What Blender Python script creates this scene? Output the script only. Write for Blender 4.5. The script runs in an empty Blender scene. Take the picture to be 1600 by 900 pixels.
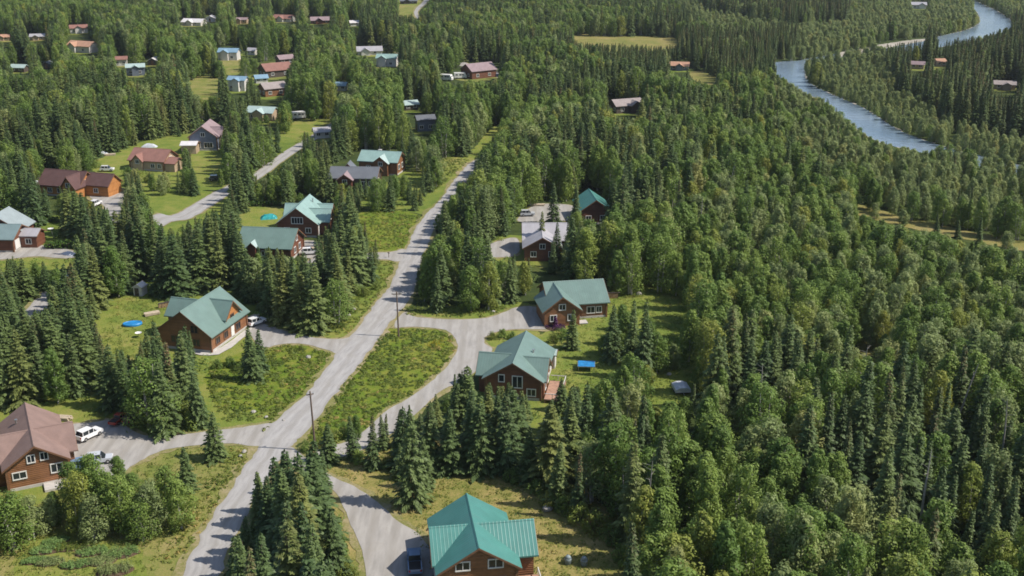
import bpy, math, random
import numpy as np
from mathutils import Vector, Matrix
from mathutils.geometry import tessellate_polygon

random.seed(7)
RNG = np.random.default_rng(11)
scene = bpy.context.scene
COL = scene.collection
R = math.radians

# ------------------------------------------------------------------ survey: photo pixel (1600x900) <-> ground
F, YH, HC = 1750.0, -160.0, 77.0
PITCH = math.atan((450 - YH) / F)
CP, SP = math.cos(PITCH), math.sin(PITCH)

def G(px, py, z=0.0):
    u, v = (px - 800) / F, (py - 450) / F
    t = (z - HC) / -(SP + v * CP)
    return Vector((u * t, (CP - v * SP) * t, z))

def PRJ(x, y, z):
    zc = y * CP - (z - HC) * SP
    yc = -((z - HC) * CP + y * SP)
    return 800 + F * x / zc, 450 + F * yc / zc

# ------------------------------------------------------------------ materials
def new_mat(name):
    m = bpy.data.materials.new(name); m.use_nodes = True
    nt = m.node_tree; nt.nodes.clear()
    out = nt.nodes.new('ShaderNodeOutputMaterial')
    b = nt.nodes.new('ShaderNodeBsdfPrincipled')
    nt.links.new(b.outputs[0], out.inputs[0])
    return m, nt, b, out

def nd(nt, t, **kw):
    n = nt.nodes.new(t)
    for k, v in kw.items():
        if k.startswith('i_'):
            n.inputs[k[2:].replace('_', ' ')].default_value = v
        else:
            setattr(n, k, v)
    return n

def mixc(nt, fac, a, b):
    n = nt.nodes.new('ShaderNodeMix'); n.data_type = 'RGBA'
    for s, x in ((0, fac), (6, a), (7, b)):
        if hasattr(x, 'links'): nt.links.new(x, n.inputs[s])
        elif isinstance(x, (int, float)): n.inputs[s].default_value = x
        else: n.inputs[s].default_value = (*x, 1)
    return n.outputs[2]

def ramp(nt, src, stops):
    n = nt.nodes.new('ShaderNodeValToRGB')
    el = n.color_ramp.elements
    while len(el) < len(stops): el.new(0.5)
    for e, (p, c) in zip(el, stops):
        e.position = p; e.color = (*c, 1) if not isinstance(c, (int, float)) else (c, c, c, 1)
    nt.links.new(src, n.inputs[0])
    return n.outputs[0]

def noise(nt, scale, detail=4, rough=.6, coord='pos', dist=0.0):
    if coord == 'pos':
        c = nt.nodes.new('ShaderNodeNewGeometry').outputs['Position']
    else:
        c = nt.nodes.new('ShaderNodeTexCoord').outputs['Object']
    n = nd(nt, 'ShaderNodeTexNoise')
    n.inputs['Scale'].default_value = scale; n.inputs['Detail'].default_value = detail
    n.inputs['Roughness'].default_value = rough; n.inputs['Distortion'].default_value = dist
    nt.links.new(c, n.inputs['Vector'])
    return n.outputs['Fac']

def bump(nt, b, h, strength, dist):
    n = nd(nt, 'ShaderNodeBump'); n.inputs['Strength'].default_value = strength; n.inputs['Distance'].default_value = dist
    nt.links.new(h, n.inputs['Height']); nt.links.new(n.outputs[0], b.inputs['Normal'])

def plain(name, col, rough=.7, var=.15, scale=1.5, metal=0.0, coord='obj'):
    m, nt, b, o = new_mat(name)
    f = noise(nt, scale, 5, .65, coord)
    a = tuple(c * (1 - var) for c in col); z = tuple(min(1, c * (1 + var)) for c in col)
    nt.links.new(ramp(nt, f, [(.3, a), (.7, z)]), b.inputs['Base Color'])
    b.inputs['Roughness'].default_value = rough; b.inputs['Metallic'].default_value = metal
    return m

def ground_mat(name, stops, big=.02, mid=.25, fine=3.0, bmp=.5):
    """mottled ground cover: three noise scales mixed into one colour ramp"""
    m, nt, b, o = new_mat(name)
    n1, n2, n3 = noise(nt, big, 3), noise(nt, mid, 5, .65), noise(nt, fine, 4, .7)
    a = nd(nt, 'ShaderNodeMath', operation='MULTIPLY_ADD'); nt.links.new(n1, a.inputs[0]); a.inputs[1].default_value = .34; a.inputs[2].default_value = 0
    c = nd(nt, 'ShaderNodeMath', operation='MULTIPLY_ADD'); nt.links.new(n2, c.inputs[0]); c.inputs[1].default_value = .38; nt.links.new(a.outputs[0], c.inputs[2])
    e = nd(nt, 'ShaderNodeMath', operation='MULTIPLY_ADD'); nt.links.new(n3, e.inputs[0]); e.inputs[1].default_value = .28; nt.links.new(c.outputs[0], e.inputs[2])
    nt.links.new(ramp(nt, e.outputs[0], [(.5 + (p - .5) * .8, c) for p, c in stops]), b.inputs['Base Color'])
    b.inputs['Roughness'].default_value = .95; b.inputs['Specular IOR Level'].default_value = .1
    bump(nt, b, n3, bmp, .25)
    return m

M = {}
M['forest_floor'] = ground_mat('forest_floor', [(.30, (.022, .03, .012)), (.48, (.04, .06, .018)), (.6, (.075, .095, .025)), (.72, (.12, .11, .045))])
M['lawn'] = ground_mat('lawn', [(.34, (.085, .135, .024)), (.46, (.135, .18, .034)), (.54, (.185, .208, .045)), (.64, (.255, .225, .075))])
M['lawn_dry'] = ground_mat('lawn_dry', [(.36, (.10, .145, .03)), (.46, (.155, .18, .042)), (.55, (.22, .205, .068)), (.66, (.30, .245, .115))])
M['lawn_tan'] = ground_mat('lawn_tan', [(.34, (.10, .14, .03)), (.45, (.19, .185, .052)), (.54, (.29, .235, .09)), (.66, (.37, .29, .14))])
M['meadow'] = ground_mat('meadow', [(.34, (.055, .10, .012)), (.46, (.10, .155, .018)), (.55, (.17, .19, .03)), (.66, (.22, .19, .055))], mid=.35)
M['verge'] = ground_mat('verge', [(.34, (.11, .14, .035)), (.44, (.18, .18, .06)), (.55, (.27, .23, .12)), (.66, (.34, .29, .19))], mid=.4)
M['bog'] = ground_mat('bog', [(.34, (.10, .12, .03)), (.46, (.175, .18, .05)), (.55, (.235, .20, .072)), (.66, (.31, .25, .115))], mid=.12)
M['soil'] = ground_mat('soil', [(.34, (.05, .035, .022)), (.5, (.09, .06, .04)), (.66, (.15, .11, .07))])
M['gravel_bar'] = ground_mat('gravel_bar', [(.34, (.22, .2, .16)), (.5, (.34, .31, .26)), (.66, (.45, .42, .36))])

def road_mat(name, base):
    m, nt, b, o = new_mat(name)
    uv = nd(nt, 'ShaderNodeUVMap')
    mp = nd(nt, 'ShaderNodeMapping'); mp.inputs['Scale'].default_value = (9, .25, 1)
    nt.links.new(uv.outputs[0], mp.inputs[0])
    n0 = nd(nt, 'ShaderNodeTexNoise'); n0.inputs['Scale'].default_value = 1.0; n0.inputs['Detail'].default_value = 4
    nt.links.new(mp.outputs[0], n0.inputs['Vector'])
    c1 = ramp(nt, n0.outputs['Fac'], [(.3, tuple(x * .84 for x in base)), (.5, base), (.72, tuple(x * 1.14 for x in base))])
    sx = nd(nt, 'ShaderNodeSeparateXYZ'); nt.links.new(uv.outputs[0], sx.inputs[0])
    wv = nd(nt, 'ShaderNodeMath', operation='MULTIPLY'); nt.links.new(sx.outputs[0], wv.inputs[0]); wv.inputs[1].default_value = 4 * math.pi
    cs = nd(nt, 'ShaderNodeMath', operation='COSINE'); nt.links.new(wv.outputs[0], cs.inputs[0])
    nw = noise(nt, .12, 4, .6)
    md = nd(nt, 'ShaderNodeMath', operation='MULTIPLY'); nt.links.new(cs.outputs[0], md.inputs[0]); nt.links.new(nw, md.inputs[1])
    c1 = mixc(nt, ramp(nt, md.outputs[0], [(.0, 0.0), (.55, .55)]), c1, (base[0] * .74, base[1] * .72, base[2] * .68))
    n2 = noise(nt, .3, 5, .65)
    c2 = mixc(nt, ramp(nt, n2, [(.52, 0.0), (.75, .4)]), c1, (base[0] * .8, base[1] * .76, base[2] * .68))
    n3 = noise(nt, 6.0, 3, .8)
    c3 = mixc(nt, ramp(nt, n3, [(.55, 0.0), (.85, .35)]), c2, tuple(x * .55 for x in base))
    nt.links.new(c3, b.inputs['Base Color'])
    b.inputs['Roughness'].default_value = .92; b.inputs['Specular IOR Level'].default_value = .2
    bump(nt, b, n3, .4, .05)
    return m
M['road'] = road_mat('road_gravel', (.335, .325, .315))
M['drive'] = road_mat('drive_gravel', (.325, .31, .29))

def log_mat(name, a, z, pitch=.28):
    """round logs: bump bands by height, each course its own brown"""
    m, nt, b, o = new_mat(name)
    tc = nd(nt, 'ShaderNodeTexCoord'); sp = nd(nt, 'ShaderNodeSeparateXYZ'); nt.links.new(tc.outputs['Object'], sp.inputs[0])
    d = nd(nt, 'ShaderNodeMath', operation='DIVIDE'); nt.links.new(sp.outputs[2], d.inputs[0]); d.inputs[1].default_value = pitch
    fl = nd(nt, 'ShaderNodeMath', operation='FLOOR'); nt.links.new(d.outputs[0], fl.inputs[0])
    wn = nd(nt, 'ShaderNodeTexWhiteNoise', noise_dimensions='1D'); nt.links.new(fl.outputs[0], wn.inputs['W'])
    fr = nd(nt, 'ShaderNodeMath', operation='FRACT'); nt.links.new(d.outputs[0], fr.inputs[0])
    pp = nd(nt, 'ShaderNodeMath', operation='PINGPONG'); nt.links.new(fr.outputs[0], pp.inputs[0]); pp.inputs[1].default_value = .5
    n1 = noise(nt, .8, 5, .65, 'obj')
    k = nd(nt, 'ShaderNodeMath', operation='MULTIPLY_ADD'); nt.links.new(wn.outputs[0], k.inputs[0]); k.inputs[1].default_value = .22
    k2 = nd(nt, 'ShaderNodeMath', operation='MULTIPLY'); nt.links.new(n1, k2.inputs[0]); k2.inputs[1].default_value = .85
    nt.links.new(k2.outputs[0], k.inputs[2])
    nt.links.new(ramp(nt, k.outputs[0], [(.25, a), (.8, z)]), b.inputs['Base Color'])
    b.inputs['Roughness'].default_value = .6
    bump(nt, b, pp.outputs[0], .5, .12)
    return m
M['log'] = log_mat('log_wall', (.15, .066, .030), (.275, .125, .055))
M['log_red'] = log_mat('log_wall_red', (.10, .037, .021), (.19, .072, .040))
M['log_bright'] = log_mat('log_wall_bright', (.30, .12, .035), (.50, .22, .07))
M['siding_blue'] = log_mat('siding_blue_grey', (.10, .12, .16), (.18, .21, .27), .2)
M['siding_white'] = log_mat('siding_white', (.5, .48, .45), (.66, .64, .62), .2)
M['siding_tan'] = log_mat('siding_tan', (.34, .25, .17), (.48, .36, .25), .2)
M['siding_dark'] = log_mat('siding_dark', (.05, .04, .036), (.10, .075, .06), .2)

def metal_roof(name, col, seam=.45, rough=.42):
    m, nt, b, o = new_mat(name)
    tc = nd(nt, 'ShaderNodeTexCoord'); sp = nd(nt, 'ShaderNodeSeparateXYZ'); nt.links.new(tc.outputs['Object'], sp.inputs[0])
    d = nd(nt, 'ShaderNodeMath', operation='DIVIDE'); nt.links.new(sp.outputs[1], d.inputs[0]); d.inputs[1].default_value = seam
    fr = nd(nt, 'ShaderNodeMath', operation='FRACT'); nt.links.new(d.outputs[0], fr.inputs[0])
    pp = nd(nt, 'ShaderNodeMath', operation='PINGPONG'); nt.links.new(fr.outputs[0], pp.inputs[0]); pp.inputs[1].default_value = .5
    hgt = ramp(nt, pp.outputs[0], [(0.0, 1.0), (.14, 0.0)])
    n1 = noise(nt, .5, 5, .6, 'obj'); n2 = noise(nt, 7, 3, .6, 'obj')
    c1 = ramp(nt, n1, [(.3, tuple(x * .88 for x in col)), (.7, tuple(x * 1.1 for x in col))])
    c2 = mixc(nt, ramp(nt, n2, [(.62, 0.0), (.85, .22)]), c1, (col[0] * .7 + .05, col[1] * .7 + .05, col[2] * .7 + .05))
    mp = nd(nt, 'ShaderNodeMapping'); mp.inputs['Scale'].default_value = (.22, 2.6, .22); nt.links.new(tc.outputs['Object'], mp.inputs[0])
    n4 = nd(nt, 'ShaderNodeTexNoise'); n4.inputs['Scale'].default_value = 1.0; n4.inputs['Detail'].default_value = 5; nt.links.new(mp.outputs[0], n4.inputs['Vector'])
    c2 = mixc(nt, ramp(nt, n4.outputs['Fac'], [(.5, 0.0), (.78, .55)]), c2, tuple(x * .72 + .045 for x in col))
    nt.links.new(c2, b.inputs['Base Color'])
    b.inputs['Roughness'].default_value = rough; b.inputs['Specular IOR Level'].default_value = .4
    bump(nt, b, hgt, .32, .05)
    return m
M['roof_teal'] = metal_roof('teal_metal_roof', (.068, .215, .188))
M['roof_green'] = metal_roof('green_metal_roof', (.135, .208, .184))
M['roof_pale'] = metal_roof('pale_green_metal_roof', (.24, .36, .33))
M['roof_mint'] = metal_roof('mint_metal_roof', (.36, .46, .44))
M['roof_grey'] = metal_roof('grey_metal_roof', (.36, .35, .37))
M['roof_slate'] = metal_roof('slate_roof', (.13, .14, .155))
M['roof_blue'] = metal_roof('blue_metal_roof', (.20, .32, .42))
M['roof_greyblue'] = metal_roof('grey_blue_metal_roof', (.17, .235, .24))
M['roof_ash'] = metal_roof('ash_grey_metal_roof', (.27, .315, .32))
M['roof_white'] = metal_roof('white_metal_roof', (.62, .60, .60))

def shingle(name, col):
    m, nt, b, o = new_mat(name)
    n1 = noise(nt, .6, 4, .6, 'obj'); n2 = noise(nt, 9, 3, .7, 'obj')
    c1 = ramp(nt, n1, [(.3, tuple(x * .85 for x in col)), (.7, tuple(x * 1.12 for x in col))])
    c2 = mixc(nt, ramp(nt, n2, [(.45, 0.0), (.8, .45)]), c1, tuple(x * .55 for x in col))
    nt.links.new(c2, b.inputs['Base Color']); b.inputs['Roughness'].default_value = .9
    bump(nt, b, n2, .5, .04)
    return m
M['roof_brown'] = shingle('brown_shingle', (.225, .15, .128))
M['roof_dkbrown'] = shingle('dark_brown_shingle', (.10, .052, .048))
M['roof_redbrown'] = shingle('red_brown_shingle', (.25, .125, .10))
M['roof_mauve'] = shingle('mauve_shingle', (.27, .20, .21))
M['roof_tan'] = shingle('tan_shingle', (.42, .24, .16))
M['roof_weathered'] = shingle('weathered_shingle', (.30, .26, .25))
M['white'] = plain('white_paint', (.66, .65, .62), .5, .1)
M['trim'] = plain('brown_trim', (.17, .085, .045), .6, .2)
M['concrete'] = plain('concrete', (.44, .42, .39), .9, .14, 1.2)
M['glass'] = plain('window_glass', (.022, .028, .034), .08, .1)
M['deck'] = plain('deck_boards', (.34, .20, .14), .8, .3, 2.0)
M['steel'] = plain('galvanised_steel', (.5, .5, .5), .35, .1, 2.0, .8)
M['pole_wood'] = plain('pole_wood', (.14, .10, .075), .85, .25, 2.0)
M['bark'] = plain('spruce_bark', (.085, .06, .045), .95, .3, 3.0)
M['bark_pale'] = plain('pale_bark', (.40, .38, .34), .85, .35, 2.5)
M['bark_dead'] = plain('dead_bark', (.24, .22, .19), .9, .3, 2.5)
M['tarp_blue'] = plain('blue_tarp', (.02, .20, .46), .4, .3, 1.2)
M['tarp_teal'] = plain('teal_tarp', (.01, .26, .27), .45, .3, 1.2)
M['tarp_silver'] = plain('silver_tarp', (.5, .52, .56), .4, .15, 1.2)
M['rubber'] = plain('rubber', (.02, .02, .02), .8, .1)
M['stone'] = plain('stone', (.34, .32, .29), .9, .3, 1.2)
M['planter'] = plain('planter_glaze', (.20, .25, .26), .5, .25, 2.0)
M['lamp_glass'] = plain('lamp_glass', (.7, .7, .68), .15, .05)
M['lamp_red'] = plain('lamp_red', (.4, .02, .02), .2, .05)
for k, c in dict(white=(.78, .78, .78), red=(.33, .06, .04), dark=(.025, .03, .04), blue=(.14, .22, .34), silver=(.5, .52, .55)).items():
    m = plain('car_paint_' + k, c, .25, .03); m.node_tree.nodes['Principled BSDF'].inputs['Coat Weight'].default_value = .6
    M['car_' + k] = m

def water_mat():
    m, nt, b, o = new_mat('river_water')
    n1 = noise(nt, .35, 6, .7, 'pos', .6); n2 = noise(nt, .03, 3, .5)
    nt.links.new(ramp(nt, n2, [(.35, (.12, .175, .23)), (.65, (.20, .26, .32))]), b.inputs['Base Color'])
    b.inputs['Roughness'].default_value = .16
    bump(nt, b, n1, .5, .35)
    return m
M['water'] = water_mat()

def foliage(name, dark, light, warm, trans=.3, brown=(.18, .13, .065), by='tree'):
    """leaf colour by tree (object random), by leaf (face attribute tint) and cones / dead tips (attribute brown)"""
    m = bpy.data.materials.new(name); m.use_nodes = True
    nt = m.node_tree; nt.nodes.clear()
    out = nt.nodes.new('ShaderNodeOutputMaterial')
    oi = nt.nodes.new('ShaderNodeObjectInfo')
    at = nd(nt, 'ShaderNodeAttribute'); at.attribute_name = 'tint'
    ab = nd(nt, 'ShaderNodeAttribute'); ab.attribute_name = 'brown'
    c1 = ramp(nt, oi.outputs['Random'] if by == 'tree' else at.outputs['Fac'], [(0.0, dark), (.5, tuple((a + b_) / 2 for a, b_ in zip(dark, light))), (.86, light), (1.0, warm)])
    hs = nd(nt, 'ShaderNodeHueSaturation')
    mr = nd(nt, 'ShaderNodeMapRange'); nt.links.new(at.outputs['Fac'], mr.inputs[0]); mr.inputs[3].default_value = .55 if by == 'tree' else .85; mr.inputs[4].default_value = 1.45 if by == 'tree' else 1.15
    nt.links.new(mr.outputs[0], hs.inputs['Value'])
    mh = nd(nt, 'ShaderNodeMapRange'); nt.links.new(at.outputs['Fac'], mh.inputs[0]); mh.inputs[3].default_value = .506; mh.inputs[4].default_value = .486
    nt.links.new(mh.outputs[0], hs.inputs['Hue'])
    nt.links.new(c1, hs.inputs['Color'])
    c2 = mixc(nt, ab.outputs['Fac'], hs.outputs[0], brown)
    b = nd(nt, 'ShaderNodeBsdfPrincipled'); nt.links.new(c2, b.inputs['Base Color'])
    b.inputs['Roughness'].default_value = .55; b.inputs['Specular IOR Level'].default_value = .25
    t = nd(nt, 'ShaderNodeBsdfTranslucent'); nt.links.new(c2, t.inputs['Color'])
    mx = nd(nt, 'ShaderNodeMixShader'); mx.inputs[0].default_value = trans
    nt.links.new(b.outputs[0], mx.inputs[1]); nt.links.new(t.outputs[0], mx.inputs[2])
    nt.links.new(mx.outputs[0], out.inputs[0])
    return m
M['needles'] = foliage('spruce_needles', (.066, .112, .040), (.122, .172, .054), (.150, .176, .050), .2)
M['leaves'] = foliage('broad_leaves', (.120, .205, .044), (.205, .290, .062), (.265, .285, .056), .38)
M['leaves_pale'] = foliage('willow_leaves', (.215, .280, .105), (.290, .350, .130), (.33, .34, .115), .42)
M['weeds'] = foliage('weed_leaves', (.125, .185, .034), (.215, .255, .052), (.38, .32, .10), .42, by='leaf')
M['crops'] = foliage('crop_leaves', (.16, .27, .08), (.24, .36, .11), (.32, .40, .13), .38, by='leaf')
M['yellow_flowers'] = foliage('yellow_flowers', (.30, .26, .02), (.45, .38, .02), (.5, .42, .03), .3, by='leaf')
M['flowers'] = foliage('purple_flowers', (.06, .02, .07), (.10, .03, .10), (.14, .04, .12), .2)
M['hedge'] = foliage('hedge_leaves', (.05, .11, .02), (.10, .17, .025), (.16, .21, .03), .25, by='leaf')

# ------------------------------------------------------------------ mesh helpers
class MB:
    def __init__(self): self.v, self.f = [], []
    def box(self, cx, cy, cz, sx, sy, sz, rz=0.0, tilt=0.0):
        c, s = math.cos(rz), math.sin(rz); n = len(self.v)
        for dz in (-1, 1):
            for dx, dy in ((-1, -1), (1, -1), (1, 1), (-1, 1)):
                x, y = dx * sx / 2, dy * sy / 2
                self.v.append((cx + c * x - s * y, cy + s * x + c * y, cz + dz * sz / 2 + tilt * x))
        self.f += [tuple(n + i for i in q) for q in ((0, 3, 2, 1), (4, 5, 6, 7), (0, 1, 5, 4), (1, 2, 6, 5), (2, 3, 7, 6), (3, 0, 4, 7))]
        return self
    def prism(self, prof, y0, y1):
        """convex profile in (x, z), counter-clockwise, along y"""
        n, k = len(self.v), len(prof)
        self.v += [(x, y0, z) for x, z in prof] + [(x, y1, z) for x, z in prof]
        self.f += [tuple(n + i for i in range(k)), tuple(n + k + i for i in reversed(range(k)))]
        self.f += [(n + i, n + k + i, n + k + (i + 1) % k, n + (i + 1) % k) for i in range(k)]
        return self
    def cyl(self, cx, cy, z0, z1, r0, r1, seg=8, caps=True, ax=None):
        n = len(self.v)
        for z, r in ((z0, r0), (z1, r1)):
            for i in range(seg):
                a = 2 * math.pi * i / seg
                self.v.append((cx + r * math.cos(a), cy + r * math.sin(a), z))
        self.f += [(n + i, n + (i + 1) % seg, n + seg + (i + 1) % seg, n + seg + i) for i in range(seg)]
        if caps: self.f += [tuple(n + i for i in reversed(range(seg))), tuple(n + seg + i for i in range(seg))]
        return self
    def tube(self, pts, rad, seg=6):
        n = len(self.v)
        for i, p in enumerate(pts):
            p = Vector(p)
            d = (Vector(pts[min(i + 1, len(pts) - 1)]) - Vector(pts[max(i - 1, 0)])).normalized()
            a = d.cross(Vector((.31, .83, .2))).normalized(); b = d.cross(a)
            r = rad[i] if hasattr(rad, '__len__') else rad
            for j in range(seg):
                t = 2 * math.pi * j / seg
                self.v.append(tuple(p + (a * math.cos(t) + b * math.sin(t)) * r))
        for i in range(len(pts) - 1):
            for j in range(seg):
                self.f.append((n + i * seg + j, n + i * seg + (j + 1) % seg, n + (i + 1) * seg + (j + 1) % seg, n + (i + 1) * seg + j))
        self.f.append(tuple(n + j for j in reversed(range(seg)))); self.f.append(tuple(n + (len(pts) - 1) * seg + j for j in range(seg)))
        return self
    def rev(self, prof, seg=12, cx=0, cy=0):
        """(radius, z) profile turned about z"""
        n = len(self.v)
        for r, z in prof:
            for j in range(seg):
                t = 2 * math.pi * j / seg
                self.v.append((cx + r * math.cos(t), cy + r * math.sin(t), z))
        for i in range(len(prof) - 1):
            for j in range(seg):
                self.f.append((n + i * seg + j, n + i * seg + (j + 1) % seg, n + (i + 1) * seg + (j + 1) % seg, n + (i + 1) * seg + j))
        self.f.append(tuple(n + j for j in reversed(range(seg)))); self.f.append(tuple(n + (len(prof) - 1) * seg + j for j in range(seg)))
        return self
    def mesh(self, name, mat, smooth=False):
        me = bpy.data.meshes.new(name); me.from_pydata(self.v, [], self.f); me.update()
        me.materials.append(mat)
        if smooth:
            for p in me.polygons: p.use_smooth = True
        return me
    def build(self, name, mat, parent=None, loc=(0, 0, 0), rz=0.0, smooth=False):
        return link(name, self.mesh(name, mat, smooth), parent, loc, rz)

def link(name, me, parent=None, loc=(0, 0, 0), rz=0.0):
    o = bpy.data.objects.new(name, me); COL.objects.link(o)
    o.location = loc; o.rotation_euler = (0, 0, rz)
    if parent: o.parent = parent
    return o

def tag(o, label=None, cat=None, group=None, kind=None):
    for k, v in (('label', label), ('category', cat), ('group', group), ('kind', kind)):
        if v: o[k] = v
    return o

def empty(name, loc, rz, label, cat, group=None):
    o = bpy.data.objects.new(name, None); COL.objects.link(o); o.empty_display_size = .5
    o.location = loc; o.rotation_euler = (0, 0, rz)
    return tag(o, label, cat, group)

def quads_mesh(name, V, mat, tint=None, brown=None):
    """V: (n, 4, 3) array of quads"""
    n = len(V)
    me = bpy.data.meshes.new(name)
    me.vertices.add(n * 4); me.vertices.foreach_set('co', V.astype(np.float32).ravel())
    me.loops.add(n * 4); me.loops.foreach_set('vertex_index', np.arange(n * 4, dtype=np.int32))
    me.polygons.add(n); me.polygons.foreach_set('loop_start', np.arange(0, n * 4, 4, dtype=np.int32))
    me.polygons.foreach_set('loop_total', np.full(n, 4, np.int32))
    for nm, arr in (('tint', tint), ('brown', brown)):
        if arr is not None:
            a = me.attributes.new(nm, 'FLOAT', 'FACE'); a.data.foreach_set('value', np.asarray(arr, np.float32))
    me.materials.append(mat); me.update(calc_edges=True); me.validate()
    return me

# ------------------------------------------------------------------ ground sheets
def chaikin(pts, n=2):
    for _ in range(n):
        q = []
        for a, b in zip(pts, pts[1:] + pts[:1]):
            a, b = np.array(a, float), np.array(b, float)
            q += [tuple(a * .75 + b * .25), tuple(a * .25 + b * .75)]
        pts = q
    return pts

def wobble(pts, amp, seed):
    r = random.Random(seed); out = []
    for a, b in zip(pts, pts[1:] + pts[:1]):
        d = math.hypot(b[0] - a[0], b[1] - a[1]); k = max(1, min(60, int(d / 1.3)))
        for i in range(k):
            t = i / k
            out.append((a[0] + (b[0] - a[0]) * t + r.uniform(-amp, amp), a[1] + (b[1] - a[1]) * t + r.uniform(-amp, amp)))
    return out

def sheet(name, px_poly, z, mat, label=None, amp=.25, smooth=2, kind='structure', world=False):
    pts = [tuple(G(*p)[:2]) for p in px_poly] if not world else list(px_poly)
    if smooth: pts = chaikin(pts, smooth)
    if amp: pts = wobble(pts, amp, len(name) * 31 + len(pts))
    tri = tessellate_polygon([[Vector((x, y, 0)) for x, y in pts]])
    me = bpy.data.meshes.new(name)
    me.from_pydata([(x, y, z) for x, y in pts], [], [tuple(t) for t in tri]); me.update()
    for p in me.polygons:
        if p.normal.z < 0: p.flip()
    uv = me.uv_layers.new(name='UVMap')
    for lp in me.loops:
        co = me.vertices[lp.vertex_index].co; uv.data[lp.index].uv = (co.x / 6, co.y)
    me.materials.append(mat)
    o = link(name, me); tag(o, label, None, None, kind)
    return o

def strip(name, pairs, z, mat, label, extra=0.0, kind='structure'):
    """road from left/right pixel pairs, resampled with a smooth curve; uv.x across, uv.y along in metres"""
    L = [G(*a) for a, b in pairs]; Rr = [G(*b) for a, b in pairs]
    def cr(P, n=8):
        out = []
        for i in range(len(P) - 1):
            p0, p1, p2, p3 = P[max(i - 1, 0)], P[i], P[i + 1], P[min(i + 2, len(P) - 1)]
            for k in range(n):
                t = k / n
                out.append(.5 * ((2 * p1) + (p2 - p0) * t + (2 * p0 - 5 * p1 + 4 * p2 - p3) * t * t + (3 * p1 - p0 - 3 * p2 + p3) * t ** 3))
        return out + [P[-1]]
    L, Rr = cr(L), cr(Rr)
    rnd = random.Random(5); v, f, uvs = [], [], []; s = 0
    for i, (a, b) in enumerate(zip(L, Rr)):
        if i: s += ((a + b) / 2 - (L[i - 1] + Rr[i - 1]) / 2).length
        d = (b - a).normalized()
        wl, wr = (.5 + .9 * (.5 + .5 * math.sin(i * .7 + 3 * math.sin(i * .23)))), (.5 + .9 * (.5 + .5 * math.sin(i * .9 + 2 + 3 * math.sin(i * .31))))
        a2 = a - d * (extra * wl + rnd.uniform(-.3, .3)); b2 = b + d * (extra * wr + rnd.uniform(-.3, .3))
        for k in range(5):
            p = a2.lerp(b2, k / 4); v.append((p.x, p.y, z)); uvs.append((k / 4, s))
    n = len(L)
    for i in range(n - 1):
        for k in range(4): f.append((i * 5 + k, i * 5 + k + 1, (i + 1) * 5 + k + 1, (i + 1) * 5 + k))
    me = bpy.data.meshes.new(name); me.from_pydata(v, [], f); me.update()
    for p in me.polygons:
        if p.normal.z < 0: p.flip()
    uv = me.uv_layers.new(name='UVMap')
    for lp in me.loops: uv.data[lp.index].uv = uvs[lp.vertex_index]
    me.materials.append(mat)
    return tag(link(name, me), label, None, None, kind)


# ------------------------------------------------------------------ the setting
def ground():
    n = 60; S = 9000
    xs = np.sign(np.linspace(-1, 1, n)) * np.abs(np.linspace(-1, 1, n)) ** 2 * S
    v = [(x, y + 400, 0.0) for y in xs for x in xs]
    f = [(j * n + i, j * n + i + 1, (j + 1) * n + i + 1, (j + 1) * n + i) for j in range(n - 1) for i in range(n - 1)]
    me = bpy.data.meshes.new('ground'); me.from_pydata(v, [], f); me.update(); me.materials.append(M['forest_floor'])
    tag(link('ground', me), 'mossy forest floor and rough ground between the trees', None, None, 'structure')
ground()

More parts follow.
